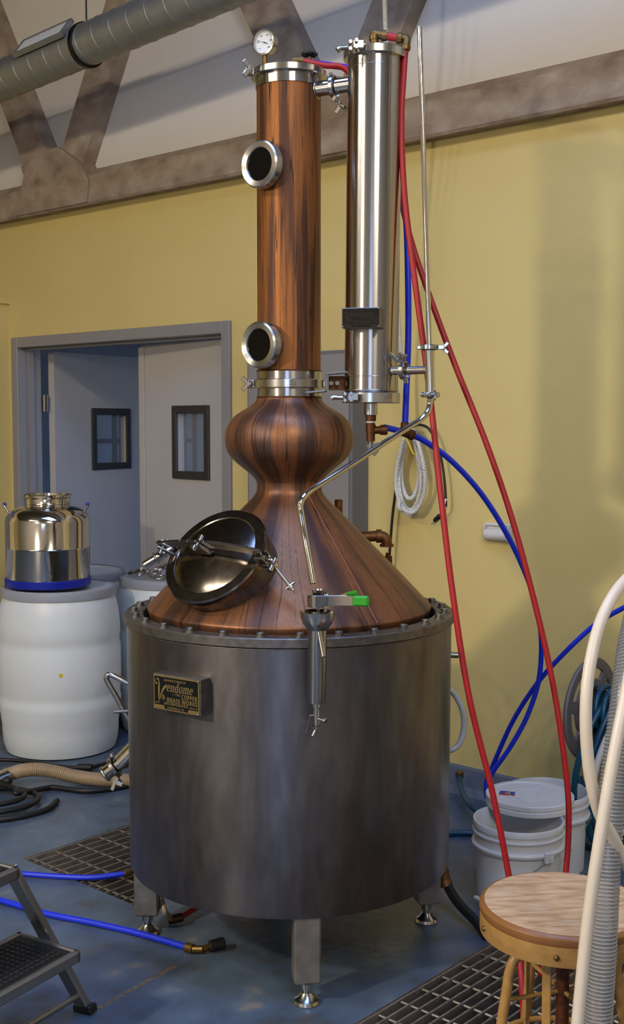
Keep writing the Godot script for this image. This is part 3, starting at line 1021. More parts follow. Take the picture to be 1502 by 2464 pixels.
	for k in 6:
		var a := deg_to_rad(225.0 - 54.0 * k)
		text(nums[k], gauge, Transform3D(dbs, gc - SC + (dx * cos(a) + dbs.y * sin(a)) * 0.0215 + gd * 0.0045), 0.0038, M.ink)
	g = G.new()
	var na := deg_to_rad(158.0)
	var nd := dx * cos(na) + dbs.y * sin(na)
	g.box(Vector3(0.034, 0.0011, 0.0006), 0, Transform3D(Basis(nd, gd.cross(nd), gd), gc + nd * 0.008 + gd * 0.0055))
	g.box(Vector3(0.010, 0.0026, 0.0006), 0, Transform3D(Basis(nd, gd.cross(nd), gd), gc - nd * 0.007 + gd * 0.0055))
	g.cyl(gc + gd * 0.004, gc + gd * 0.007, 0.0022, 10)
	part(g, "needle", M.ink, gauge)
	part(G.new().lathe(pr([0, 0.0095, 0.0325, 0.0095]), 40, gx), "cover_glass", M.glass, gauge)
	# black handwheel on a brass valve
	var hc := at(745, 131, 3.565)
	g = G.new()
	for k in 8:
		var a := TAU * k / 8.0
		g.ball(hc + az(a) * 0.0185, 0.0062, 10)
	g.torus(0.018, 0.0042, Transform3D(Basis.IDENTITY, hc), 32, 8)
	for k in 4:
		g.cyl(hc, hc + az(TAU * k / 4.0) * 0.017, 0.003, 8)
	g.cyl(hc - UP * 0.006, hc + UP * 0.009, 0.006, 10)
	var wheel := part(g, "handwheel", M.black_iron, st)
	g = G.new().cyl(Vector3(hc.x, 2.553, hc.z), Vector3(hc.x, 2.568, hc.z), 0.011, 6)
	g.cyl(Vector3(hc.x, 2.553, hc.z), hc, 0.005, 10)
	part(g, "valve_stem", M.brass, wheel)
	var t0 := at(715, 146, 3.53)
	g = G.new().cyl(Vector3(t0.x - 0.012, t0.y, t0.z), Vector3(t0.x + 0.018, t0.y, t0.z), 0.0105, 14)
	g.cyl(Vector3(t0.x - 0.012, 2.553, t0.z), Vector3(t0.x - 0.012, t0.y, t0.z), 0.009, 12)
	g.box(Vector3(0.05, 0.012, 0.03), 0.003, Transform3D(Basis.IDENTITY, Vector3(t0.x - 0.03, 2.559, t0.z)))
	part(g, "hose_fitting", M.brass, st)
	# vapour pipe across to the condenser
	var v0 := at(752, 217, 3.455)
	var v1 := at(850, 203, 3.405)
	var vm := v0.lerp(v1, 0.53)
	part(G.new().pipe(v0, v1, 0.0225, 0.003, 32), "vapour_pipe", M.polish, st)
	part(G.new().torus(0.024, 0.003, rot_to(v1 - v0, v0 + (v1 - v0) * 0.12), 32, 8), "weld_ring", M.clamp, st)
	clamp_ring(st, vm, v1 - v0, 0.033, 0.013, (Vector3(0.2, -1, 0.25)), 1.0)
	# Z bracket that carries the condenser
	var bz := -3.40
	var q0 := at(738, 945, 3.40); var q1 := at(784, 941, 3.40); var q2 := at(787, 900, 3.40); var q3 := at(838, 895, 3.40)
	g = G.new()
	for e in [[q0, q1], [q1, q2], [q2, q3]]:
		var d: Vector3 = e[1] - e[0]
		g.box(Vector3(0.006, d.length() + 0.006, 0.045), 0.0015, Transform3D(G.along(d, Vector3.BACK) * Basis(), (e[0] + e[1]) / 2))
	var br := part(g, "bracket", M.bolt, st)
	var side := Vector3(0.0, 0, 1)
	part(G.new().box(Vector3(0.05, 0.04, 0.004), 0.001, Transform3D(Basis.IDENTITY, at(812, 922, 3.42))), "bracket_plate", M.bronze, br)
	for px in [797, 812]:
		part(G.new().cyl(at(px, 922, 3.42), at(px, 922, 3.40), 0.0065, 6), "bolt", M.bolt, br)
	build_manway(st)
	# legs with domed feet
	var leg_pts := [0.12, 1.78, -1.58, 3.30]
	for k in 4:
		var d := az(leg_pts[k])
		var r := 0.432
		var b := SC + d * r
		var bs := Basis(UP.cross(d), UP, d)
		g = G.new().box(Vector3(0.072, 0.20, 0.072), 0.005, Transform3D(bs, b + UP * 0.166))
		var lg := part(g, "leg", M.leg, st)
		g = G.new().cyl(b + UP * 0.02, b + UP * 0.068, 0.011, 14)
		g.cyl(b + UP * 0.042, b + UP * 0.056, 0.017, 6)
		g.lathe(pr([0, 0, 0.035, 0, 0.0365, 0.004, 0.033, 0.012, 0.022, 0.019, 0.013, 0.03, 0, 0.034]), 32, Transform3D(Basis.IDENTITY, b))
		part(g, "foot", M.clamp, lg)
	# maker's plate
	var nd2 := az(-0.60)
	name_plate(st, SC + nd2 * 0.512 + UP * 0.835, nd2, 0.163, 0.098, 0.045, true)
	# pipes behind the cone
	g = G.new()
	var e0 := at(862, 1292, 3.66); var e1 := at(915, 1290, 3.66); var e2 := at(929, 1298, 3.66); var e3 := at(931, 1312, 3.66)
	g.tube(smooth([e0 - Vector3(0.1, 0, 0), e0, e1, e2, e3], 8), 0.0165, 18)
	g.cyl(e1 - Vector3(0.012, 0, 0), e1 + Vector3(0.004, 0, 0), 0.021, 20)
	g.cyl(e3 - UP * 0.004, e3 + UP * 0.004, 0.022, 20)
	part(g, "elbow_pipe", M.old_pipe, st)
	g = G.new().cyl(at(935, 1400, 3.66), at(934, 1338, 3.66), 0.013, 16)
	g.cyl(at(934, 1342, 3.66), at(934, 1330, 3.66), 0.008, 6)
	part(g, "relief_valve", M.bronze, st)
	part(G.new().cyl(at(815, 1260, 3.62), at(815, 1202, 3.62), 0.0125, 16, 0.002), "pipe_stub", M.old_pipe, st)
	part(G.new().cyl(at(1070, 1575, 3.5), at(1104, 1577, 3.5), 0.009, 16, 0.002), "side_port", M.bolt, st)
	# bent handle and outlet on the left flank
	g = G.new().tube(smooth([at(330, 1652, 3.58), at(303, 1641, 3.58), at(268, 1624, 3.58), at(257, 1628, 3.58), at(259, 1640, 3.58), at(282, 1680, 3.58), at(300, 1714, 3.58), at(320, 1745, 3.58)], 6), 0.0085, 14)
	g.cyl(at(274, 1713, 3.56), at(330, 1709, 3.56), 0.0055, 12)
	part(g, "lever_handle", M.clamp, st)
	var o0 := at(335, 1790, 3.55); var o1 := at(292, 1834, 3.55); var o2 := at(276, 1846, 3.55); var o3 := at(254, 1862, 3.55)
	g = G.new().pipe(o0, o1, 0.026, 0.003)
	g.pipe(o1, o3, 0.022, 0.003)
	g.torus(0.021, 0.005, rot_to(o3 - o1, o3), 32, 8)
	var outl := part(g, "outlet_pipe", M.polish, st)
	clamp_ring(st, o2, o3 - o1, 0.033, 0.014, Vector3(0.3, -1, 0.3), 1.0)

func build_manway(st: Node3D) -> void:
	var a := -0.615
	var h := az(a)
	var n := (h * 0.755 + UP * 0.656).normalized()
	var c := Vector3(-0.2655, 1.188, -3.212)
	var tx := Vector3(cos(a), 0, -sin(a))     # along the bar, to the right
	var xf := Transform3D(Basis(tx, n, tx.cross(n)), c)
	var R := 0.156
	var g := G.new().lathe(pr([R - 0.012, -0.16, R - 0.012, -0.012]), 72, xf)
	var mw := part(g, "manway", M.tank, st)
	g = G.new().lathe(pr([R - 0.02, -0.03, R - 0.003, -0.03, R, -0.026, R + 0.001, -0.004, R - 0.003, 0.001, R - 0.028, 0.002, R - 0.031, 0.0, R - 0.05, 0.006, R - 0.1, 0.014, 0, 0.0185]), 96, xf)
	part(g, "lid", M.lid, mw)
	# cross bar, hinge ends, hook, swing bolt
	var bar := []
	for k in 13:
		var t := -1.0 + 2.0 * k / 12.0
		bar.append(c + tx * (t * (R + 0.018)) + n * (0.030 + 0.020 * (1.0 - t * t)))
	g = G.new()
	var bz := tx.cross(n)
	for k in 12:
		var p: Vector3 = bar[k]
		var q: Vector3 = bar[k + 1]
		g.box(Vector3((q - p).length() + 0.002, 0.026, 0.008), 0.001, Transform3D(Basis((q - p).normalized(), (bz.cross((q - p).normalized())), bz), (p + q) / 2))
	part(g, "cross_bar", M.polish, mw)
	g = G.new()
	var L := c - tx * (R + 0.018) + n * 0.02
	for e in [-1, 1]:
		g.box(Vector3(0.05, 0.016, 0.004), 0.001, Transform3D(xf.basis.rotated(bz, -0.7), L + bz * e * 0.011 + tx * 0.012 - n * 0.004))
	g.cyl(L - bz * 0.022, L + bz * 0.026, 0.006, 12)
	g.cyl(L + bz * 0.018, L + bz * 0.026, 0.0095, 6)
	g.cyl(L - n * 0.005 - tx * 0.004, L + n * 0.022 - tx * 0.004, 0.007, 8)
	part(g, "hinge", M.clamp, mw)
	# lifting hook in the middle
	g = G.new()
	var H := c + n * 0.054 + bz * 0.006 - tx * 0.006
	g.prism([Vector2(-0.03, -0.03), Vector2(0.018, -0.03), Vector2(-0.008, 0.008)], 0.010, Transform3D(Basis(tx, n, bz), H))
	g.cyl(H - tx * 0.018 - bz * 0.03, H - tx * 0.018 + bz * 0.022, 0.006, 10)
	g.cyl(H - tx * 0.02 + n * 0.004 + bz * 0.008, H - tx * 0.02 + n * 0.004 + bz * 0.02, 0.010, 6)
	part(g, "hook", M.polish, mw)
	# right end: fork, pivot and swing bolt lying down on the cone
	var Rr := c + tx * (R + 0.012) + n * 0.012
	g = G.new()
	g.box(Vector3(0.03, 0.03, 0.006), 0.002, Transform3D(Basis(tx, n, bz), Rr + bz * 0.012 - n * 0.004))
	g.box(Vector3(0.03, 0.03, 0.006), 0.002, Transform3D(Basis(tx, n, bz), Rr - bz * 0.012 - n * 0.004))
	g.box(Vector3(0.045, 0.018, 0.02), 0.004, Transform3D(Basis(tx, n, bz), Rr + tx * 0.006 - n * 0.036))
	g.cyl(Rr - n * 0.034 + tx * 0.018 - bz * 0.018, Rr - n * 0.034 + tx * 0.018 + bz * 0.022, 0.008, 12)
	part(g, "fork", M.polish, mw)
	var s0 := at(652, 1352, 3.13)
	var s1 := at(706, 1421, 3.10)
	g = G.new().cyl(s0, s1, 0.0048, 12)
	g.torus(0.012, 0.005, rot_to(bz, s0), 20, 8)
	g.cyl(s0.lerp(s1, 0.86), s0.lerp(s1, 0.93), 0.011, 6)
	var cr := (s1 - s0).cross(Vector3.BACK).normalized()
	g.cyl(s0.lerp(s1, 0.84) - cr * 0.016, s0.lerp(s1, 0.84) + cr * 0.012, 0.0042, 8)
	part(g, "swing_bolt", M.clamp, mw)

# ------------------------------------------------------------------ condenser
func build_condenser() -> void:
	var b := at(893, 945, 3.40)
	var t := at(903, 121, 3.40)
	var ax := (t - b).normalized()
	var H := (t - b).length()
	var cd := thing("condenser", "tall brushed steel tube condenser hung beside the copper column", "condenser", b)
	var xf := rot_to(ax, b, Vector3.RIGHT)
	xf = Transform3D(Basis(Vector3.BACK.cross(ax).normalized() * -1.0, ax, Vector3.BACK).orthonormalized(), b)
	var R := 0.0765
	part(G.new().lathe(pr([R - 0.003, 0.0, R, 0.004, R, H - 0.012, R - 0.003, H - 0.01]), 96, xf), "shell", M.steel, cd)
	var g := G.new()
	for q in [[0.045, 0.0012], [0.006, 0.002], [H - 0.055, 0.0012]]:
		part(G.new().torus(R, q[1], Transform3D(xf.basis, b + ax * q[0]), 72, 6), "weld_ring", M.clamp, cd)
	part(G.new().lathe(pr([0, -0.03, 0.081, -0.03, 0.083, -0.028, 0.083, -0.002, 0.081, 0, 0.06, 0]), 72, xf), "bottom_flange", M.ring, cd)
	part(G.new().lathe(pr([0.07, H - 0.028, 0.0865, H - 0.028, 0.0885, H - 0.026, 0.0885, H - 0.007, 0.0865, H - 0.005, 0, H - 0.005]), 72, xf), "top_flange", M.ring, cd)
	# clamp handles on the left of both flanges
	for q in [[H - 0.022, at(858, 108, 3.30), at(812, 120, 3.29)], [-0.012, at(845, 955, 3.31), at(798, 958, 3.31)]]:
		g = G.new()
		var p0: Vector3 = q[1]
		var p1: Vector3 = q[2]
		g.box(Vector3(0.03, 0.022, 0.012), 0.002, Transform3D(Basis.IDENTITY, p0.lerp(p1, -0.1)))
		for e in [-1, 1]:
			for s in [0.0, 0.32]:
				var w: Vector3 = p0.lerp(p1, s) + UP * 0.009 * e
				g.cyl(w - Vector3.BACK * 0.02, w + Vector3.BACK * 0.016, 0.0055, 10, 0.001)
		var hd := part(g, "clamp", M.clamp, cd)
		var pts := smooth([p0.lerp(p1, 0.3), p0.lerp(p1, 0.6), p0.lerp(p1, 0.85) + UP * 0.002, p1 - UP * 0.001], 6)
		var rr := []
		for k in pts.size():
			rr.append(lerpf(0.005, 0.0085, float(k) / pts.size()))
		part(G.new().tube(pts, rr, 12), "wing_nut", M.clamp, hd)
	# top fitting
	var f0 := b + ax * (H - 0.006)
	g = G.new().cyl(f0, f0 + ax * 0.016, 0.019, 6, 0.002)
	g.cyl(f0, f0 + ax * 0.008, 0.022, 20)
	part(g, "top_nipple", M.clamp, cd)
	var e0 := at(900, 84, 3.40); var e1 := at(925, 86, 3.40)
	g = G.new().tube(smooth([f0 + ax * 0.014, e0 - UP * 0.004, e0 + Vector3(0.006, 0.002, 0), e1], 6), 0.012, 16)
	g.cyl(e0 - UP * 0.014, e0 - UP * 0.004, 0.0155, 6)
	g.cyl(e1 - Vector3(0.008, 0, 0), e1 + Vector3(0.006, 0, 0), 0.0145, 16)
	part(g, "top_elbow", M.brass, cd)
	# bottom outlet and tee
	var c0 := b - ax * 0.03
	part(G.new().cyl(c0 - UP * 0.034, c0, 0.0195, 28, 0.001), "drain_nipple", M.ring, cd)
	var t0 := c0 - UP * 0.034
	g = G.new().cyl(t0 - UP * 0.016, t0, 0.017, 6)
	g.cyl(t0 - UP * 0.074, t0 - UP * 0.014, 0.0125, 18)
	g.cyl(t0 - UP * 0.050, t0 - UP * 0.047 + UP * 0.02, 0.0145, 18)
	var tt := t0 - UP * 0.043
	g.cyl(tt, tt + Vector3(0.045, 0.001, 0), 0.011, 18)
	g.cyl(tt + Vector3(0.026, 0.001, 0), tt + Vector3(0.048, 0.001, 0), 0.0145, 18, 0.002)
	var tee := part(g, "tee_fitting", M.bronze, cd)
	part(G.new().cyl(t0 - UP * 0.0215, t0 - UP * 0.0175, 0.0128, 18), "thread_tape", M.white_plastic, tee)
	g = G.new().cyl(t0 - UP * 0.092, t0 - UP * 0.074, 0.008, 12)
	g.prism(pr([-0.012, 0.0, 0.022, 0.006, 0.024, -0.018, 0.012, -0.034, -0.006, -0.022]), 0.012, Transform3D(Basis.IDENTITY, t0 - UP * 0.084 - Vector3(0, 0, 0.006)))
	part(g, "drain_cock", M.bolt, tee)
	# side nozzle towards the spirit pipe
	var s0 := at(932, 893, 3.36); var s1 := at(1034, 890, 3.29)
	part(G.new().cyl(s0, s1, 0.0115, 20), "outlet_nozzle", M.polish, cd)
	clamp_ring(cd, s0.lerp(s1, 0.40), s1 - s0, 0.026, 0.014, Vector3(-0.2, 1, 0.2), 1.0)
	var nd := az(-0.24)
	var pc := b + ax * (at(866, 773, 3.40).y - b.y) / ax.y
	name_plate(cd, pc + nd * 0.118 - Vector3(0.008, 0, 0), nd, 0.108, 0.056, 0.06, false)

func build_spirit_pipe() -> void:
	var o := at(755, 1405, 2.95)
	var sp := thing("spirit_pipe", "thin bent steel outlet pipe running from the condenser to the parrot", "pipe", o)
	var top := at(1010, 65, 3.30)
	var j1 := at(1034, 836, 3.29)
	var j2 := at(1036, 950, 3.285)
	part(G.new().pipe(j1, top, 0.0072, 0.0015, 20), "vent_rod", M.polish, sp)
	part(G.new().cyl(j2, j1, 0.0135, 24), "tee", M.polish, sp)
	clamp_ring(sp, j1, UP, 0.026, 0.014, Vector3(1, 0, 0.15), 0.8)
	clamp_ring(sp, j2, UP, 0.026, 0.014, Vector3(-0.35, 0, 1), 0.8)
	var pts := [j2, at(1034, 975, 3.28), at(1028, 993, 3.27), at(1012, 1010, 3.26), at(960, 1043, 3.22), at(850, 1115, 3.13), at(760, 1172, 3.06), at(733, 1194, 3.03), at(723, 1212, 3.02), at(724, 1232, 3.015), at(736, 1305, 2.98), at(754, 1404, 2.95)]
	part(G.new().tube(smooth(pts, 8), 0.0082, 20, false), "bent_pipe", M.polish, sp)
	part(G.new().tube([pts[10].lerp(pts[11], 0.7), pts[11] + UP * 0.0005], 0.0066, 16, true), "bore", M.rubber, sp)

func build_parrot() -> void:
	var b := at(757, 1690, 2.955)
	var t := at(765, 1466, 2.955)
	b.x = t.x - 0.004
	var pa := thing("spirit_parrot", "narrow steel spirit parrot with a small bowl hung on the kettle", "parrot", b)
	var ax := (t - b).normalized()
	var xf := rot_to(ax, b, Vector3.RIGHT)
	var H := (t - b).length()
	var R := 0.0235
	part(G.new().lathe(pr([0, 0, R - 0.001, 0, R, 0.002, R, H - 0.004]), 48, xf), "cylinder", M.steel, pa)
	# open slanted cup on top
	var g := G.new()
	var n := 32
	for s in n:
		var a := TAU * s / n
		var a2 := TAU * (s + 1) / n
		var f := func(q: float) -> float: return H + 0.012 - 0.020 * cos(q)
		var d0 := xf.basis.x * sin(a) + Vector3.BACK * cos(a)
		var d1 := xf.basis.x * sin(a2) + Vector3.BACK * cos(a2)
		g.face([b + ax * (H - 0.01) + d0 * R, b + ax * (H - 0.01) + d1 * R, b + ax * f.call(a2) + d1 * R, b + ax * f.call(a) + d0 * R], (d0 + d1).normalized())
		g.face([b + ax * (H - 0.01) + d0 * (R - 0.002), b + ax * (H - 0.01) + d1 * (R - 0.002), b + ax * f.call(a2) + d1 * (R - 0.002), b + ax * f.call(a) + d0 * (R - 0.002)], -(d0 + d1).normalized())
	part(g, "slanted_mouth", M.steel, pa)
	var bc := at(764, 1477, 2.955)
	g = G.new().lathe(pr([0.014, -0.046, 0.026, -0.039, 0.036, -0.026, 0.0425, -0.010, 0.0455, 0.006, 0.044, 0.006, 0.0408, -0.010, 0.0345, -0.0245, 0.025, -0.0365, 0.013, -0.043]), 56, Transform3D(Basis.IDENTITY, bc))
	part(g, "bowl", M.ring, pa)
	var s0 := at(768, 1520, 2.915); var s1 := at(779, 1581, 2.885)
	g = G.new().pipe(s0, s1, 0.0054, 0.001)
	var sp := part(g, "spout", M.polish, pa)
	part(G.new().cyl(s1 - (s1 - s0) * 0.03, s1 - (s1 - s0) * 0.01, 0.0044, 12), "bore", M.rubber, sp)
	# feed tube and little funnel at the top
	var f0 := at(766, 1474, 2.955); var f1 := at(766, 1434, 2.955)
	g = G.new().cyl(f0 - UP * 0.02, f1, 0.0052, 14)
	g.lathe(pr([0.004, -0.006, 0.010, 0, 0.0155, 0.009, 0.0168, 0.016, 0.0155, 0.016, 0.010, 0.004, 0, 0.0]), 32, Transform3D(Basis.IDENTITY, f1))
	part(g, "feed_funnel", M.ring, pa)
	part(G.new().cyl(at(781, 1480, 2.95), at(788, 1440, 2.95), 0.0042, 12), "hydrometer", M.white_plastic, pa, "white paper scale of a glass hydrometer")
	# hanging bracket to the kettle
	part(G.new().box(Vector3(0.03, 0.03, 0.07), 0.002, Transform3D(Basis.IDENTITY, Vector3(b.x, 0.93, b.z - 0.045))), "bracket", M.bolt, pa)
	# drain valve at the foot
	g = G.new().cyl(b - UP * 0.012, b, 0.010, 6)
	g.cyl(b - UP * 0.058, b - UP * 0.01, 0.0065, 14)
	g.cyl(b - UP * 0.052, b - UP * 0.02, 0.0085, 6)
	var vx := b - UP * 0.04
	g.cyl(vx, vx + Vector3(0.022, -0.004, 0.01), 0.0055, 12)
	g.cyl(vx + Vector3(0.017, -0.003, 0.008), vx + Vector3(0.025, -0.005, 0.012), 0.0075, 12, 0.001)
	var vv := part(g, "drain_valve", M.polish, pa)
	part(G.new().tube(smooth([b - UP * 0.052, b - UP * 0.066, b - UP * 0.074 - Vector3(0.003, 0, 0), b - UP * 0.086 - Vector3(0.009, 0, -0.004)], 5), 0.0045, 12), "outlet", M.clamp, vv)
	g = G.new().cyl(vx + Vector3(-0.004, 0.006, 0), vx + Vector3(-0.018, 0.006, 0.002), 0.003, 8)
	g.box(Vector3(0.003, 0.044, 0.006), 0.001, Transform3D(Basis(Vector3.BACK, -0.25), vx + Vector3(-0.021, -0.018, 0.004)))
	part(g, "lever", M.bolt, vv)
	part(G.new().lathe(pr([0, 0, 0.012, 0.0005, 0.012, 0.002, 0, 0.0025]), 16, Transform3D(Basis.IDENTITY, b - UP * 0.062)), "washer", M.flange, vv)
	# spring clamp with green grips
	var cc := at(775, 1446, 2.935)
	var sc := thing("spring_clamp", "steel spring clamp with bright green grips gripping the parrot", "clamp", cc)
	var arm_y := 0.030
	var front := [at(747, 1446, 2.925), at(760, 1447, 2.918), at(790, 1446, 2.922), at(822, 1445, 2.917), at(850, 1446, 2.905)]
	var back := [at(752, 1446, 2.99), at(780, 1442, 2.985), at(806, 1443, 2.99), at(836, 1432, 3.02)]
	for k in 2:
		var pts := smooth(front if k == 0 else back, 5)
		g = G.new()
		for j in pts.size() - 1:
			var p: Vector3 = pts[j]
			var q: Vector3 = pts[j + 1]
			var d := (q - p).normalized()
			var w := arm_y * (1.0 if k == 0 else 0.7) * (1.0 - 0.22 * float(j) / pts.size())
			g.box(Vector3((q - p).length() + 0.001, w, 0.003), 0.0004, Transform3D(Basis(d, UP, d.cross(UP)), (p + q) / 2))
		part(g, "arm", M.polish, sc)
		var g0: Vector3 = at(849, 1446, 2.905) if k == 0 else at(832, 1433, 3.018)
		var g1: Vector3 = at(888, 1447, 2.89) if k == 0 else at(860, 1427, 3.035)
		var gd := (g1 - g0).normalized()
		part(G.new().box(Vector3((g1 - g0).length(), 0.0265 if k == 0 else 0.016, 0.012), 0.0045, Transform3D(Basis(gd, UP, gd.cross(UP)), (g0 + g1) / 2)), "grip", M.green_grip, sc)
	g = G.new().cyl(at(787, 1424, 2.955), at(787, 1462, 2.955), 0.006, 12)
	for k in 4:
		g.torus(0.011, 0.002, Transform3D(Basis.IDENTITY, at(787, 1430 + 8 * k, 2.955)), 20, 6)
	part(g, "spring", M.clamp, sc)
	part(G.new().lathe(pr([0.0255, -0.013, 0.0275, -0.013, 0.0275, 0.013, 0.0255, 0.013]), 32, Transform3D(Basis.IDENTITY, at(766, 1447, 2.955))), "jaw", M.polish, sc)
# ------------------------------------------------------------------ hoses
func px_path(a: Array) -> Array:
	# [px, py, depth] triples
	var out := []
	for q in a:
		out.append(at(q[0], q[1], q[2]))
	return out

func hose(called: String, pts: Array, r: float, m: Material, label: String, cat := "hose", group := "", per := 10) -> MeshInstance3D:
	var low: Vector3 = pts[0]
	for p in pts:
		if p.y < low.y:
			low = p
	return solo(G.new().tube(smooth(pts, per), r, 14), called, m, label, cat, low, group)

func build_hoses() -> void:
	# red water hoses
	var d0 := at(985, 130, 3.38)
	var t := thing("red_hose", "red hose dropping from the condenser top past the kettle's edge", "hose", on_floor(1258, 2420, 0.01))
	var pts := px_path([[976, 122, 3.38], [972, 175, 3.375], [966, 300, 3.37], [973, 460, 3.365], [990, 610, 3.36], [1010, 760, 3.35], [1035, 950, 3.33], [1060, 1180, 3.28], [1090, 1430, 3.24], [1130, 1680, 3.21], [1185, 1905, 3.19], [1226, 2115, 3.17], [1250, 2290, 3.14]])
	pts.append(on_floor(1258, 2400, 0.02))
	pts.append(on_floor(1262, 2470, 0.012))
	part(G.new().tube(smooth(pts, 10), 0.0088, 14), "tube", M.red_hose, t)
	var g := G.new().tube(smooth([at(968, 93, 3.39), at(976, 93, 3.39), at(979, 97, 3.385), at(977, 112, 3.38)], 6), 0.0115, 16)
	g.cyl(at(955, 91, 3.392), at(969, 93, 3.39), 0.0145, 16, 0.002)
	g.cyl(at(977, 109, 3.38), at(976, 122, 3.38), 0.0135, 16, 0.002)
	part(g, "brass_elbow", M.brass, t)
	part(G.new().cyl(at(928, 87, 3.40), at(956, 91, 3.392), 0.0105, 16), "short_tube", M.red_hose, t)
	pts = px_path([[722, 146, 3.53], [780, 157, 3.54], [838, 172, 3.55], [900, 280, 3.57], [950, 425, 3.58], [990, 580, 3.57], [1035, 715, 3.55], [1100, 890, 3.52], [1170, 1065, 3.49], [1230, 1240, 3.46], [1282, 1430, 3.44], [1328, 1630, 3.42], [1358, 1820, 3.40], [1369, 1950, 3.39], [1363, 2090, 3.36], [1340, 2250, 3.30]])
	pts.append(on_floor(1300, 2345, 0.012))
	hose("red_hose", pts, 0.0088, M.red_hose, "long red hose crossing behind the condenser down to the stool")
	# blue hoses
	pts = px_path([[752, 151, 3.572], [800, 158, 3.585], [850, 166, 3.595], [905, 190, 3.62], [950, 240, 3.60], [963, 330, 3.56], [972, 450, 3.52], [980, 580, 3.5], [983, 780, 3.48], [979, 920, 3.47], [975, 1022, 3.46]])
	hose("blue_hose", pts, 0.0095, M.blue_hose, "blue hose hanging straight down behind the condenser")
	t = thing("blue_hose", "blue hose arching from the condenser's foot down behind the buckets", "hose", at(1178, 1885, 4.2))
	pts = px_path([[925, 1028, 3.40], [950, 1034, 3.42], [975, 1042, 3.45], [1020, 1060, 3.48], [1090, 1112, 3.56], [1160, 1190, 3.66], [1220, 1285, 3.76], [1265, 1380, 3.86], [1292, 1465, 3.94], [1303, 1545, 4.0], [1296, 1640, 4.06], [1268, 1725, 4.12], [1228, 1798, 4.17], [1185, 1860, 4.2]])
	pts.append(at(1172, 1900, 4.2))
	part(G.new().tube(smooth(pts, 10), 0.0088, 14), "tube", M.blue_hose, t)
	g = G.new().cyl(at(975, 1016, 3.46), at(975, 1040, 3.46), 0.0125, 16, 0.002)
	g.cyl(at(962, 1036, 3.44), at(995, 1048, 3.46), 0.0135, 16, 0.003)
	g.cyl(at(985, 1044, 3.455), at(996, 1049, 3.46), 0.0155, 16, 0.002)
	part(g, "tee_fitting", M.bronze, t)
	pts = px_path([[1560, 1435, 3.7], [1502, 1462, 3.8], [1430, 1505, 3.9], [1345, 1585, 4.0], [1285, 1655, 4.1], [1232, 1740, 4.2], [1185, 1845, 4.28], [1170, 1885, 4.3], [1172, 1925, 4.3]])
	hose("blue_hose", pts, 0.0085, M.blue_hose, "blue hose sweeping in from the right edge to the floor")
	# blue hoses on the floor at the left
	t = thing("blue_hose", "blue hose on the floor ending in brass below the kettle's left leg", "hose", on_floor(180, 2108, 0.01))
	pts = [on_floor(-80, 2085, 0.011), on_floor(0, 2096, 0.011), on_floor(60, 2103, 0.011), on_floor(160, 2110, 0.011), on_floor(230, 2111, 0.012), on_floor(300, 2102, 0.02)]
	part(G.new().tube(smooth(pts, 10), 0.0095, 14), "tube", M.blue_hose, t)
	g = G.new().cyl(on_floor(298, 2103, 0.02), on_floor(314, 2098, 0.022), 0.0135, 16, 0.002)
	g.cyl(on_floor(312, 2098, 0.022), on_floor(338, 2086, 0.03), 0.0105, 16, 0.001)
	g.cyl(on_floor(330, 2090, 0.028), on_floor(333, 2075, 0.05), 0.009, 12)
	part(g, "brass_coupling", M.brass, t)
	t = thing("blue_hose", "blue hose running under the step stool to a brass coupling", "hose", on_floor(300, 2235, 0.01))
	pts = [on_floor(-90, 2140, 0.011), on_floor(0, 2166, 0.011), on_floor(110, 2198, 0.011), on_floor(220, 2220, 0.011), on_floor(330, 2245, 0.011), on_floor(452, 2280, 0.012)]
	part(G.new().tube(smooth(pts, 10), 0.0098, 14), "tube", M.blue_hose, t)
	g = G.new().cyl(on_floor(448, 2279, 0.012), on_floor(466, 2284, 0.013), 0.0145, 16, 0.002)
	g.cyl(on_floor(464, 2284, 0.013), on_floor(490, 2284, 0.016), 0.012, 6, 0.001)
	g.cyl(on_floor(488, 2284, 0.016), on_floor(508, 2276, 0.02), 0.010, 14)
	part(g, "brass_coupling", M.brass, t)
	part(G.new().cyl(on_floor(504, 2278, 0.02), on_floor(540, 2268, 0.024), 0.0175, 12, 0.003), "black_connector", M.rubber, t)
	# short beige and red hoses under the kettle
	t = thing("drain_hose", "short beige and red drain hose in the shadow under the kettle", "hose", on_floor(410, 2215, 0.01))
	part(G.new().tube(smooth([at(385, 2140, 3.5), at(388, 2165, 3.5), at(398, 2195, 3.48), on_floor(412, 2212, 0.015)], 8), 0.009, 12), "tube", M.beige_hose, t)
	part(G.new().cyl(on_floor(405, 2214, 0.015), on_floor(440, 2206, 0.02), 0.014, 12, 0.002), "coupling", M.bronze, t)
	part(G.new().cyl(on_floor(436, 2206, 0.02), on_floor(480, 2180, 0.03), 0.0085, 12), "red_tube", M.red_hose, t)
	# black hose from the kettle's right foot to the drain
	t = thing("black_hose", "black hose leaving a copper elbow at the kettle's right foot", "hose", on_floor(1120, 2200, 0.02))
	part(G.new().tube(smooth([at(1072, 2118, 3.66), at(1082, 2140, 3.64), at(1105, 2175, 3.58), on_floor(1148, 2220, 0.03), on_floor(1175, 2260, 0.0), on_floor(1182, 2300, -0.07)], 8), 0.0155, 14), "tube", M.black_hose, t)
	g = G.new().tube(smooth([at(1050, 2075, 3.66), at(1066, 2090, 3.66), at(1070, 2105, 3.66), at(1073, 2130, 3.655)], 6), 0.016, 14)
	g.cyl(at(1071, 2116, 3.66), at(1075, 2134, 3.652), 0.0205, 16, 0.002)
	part(g, "copper_elbow", M.old_pipe, t)
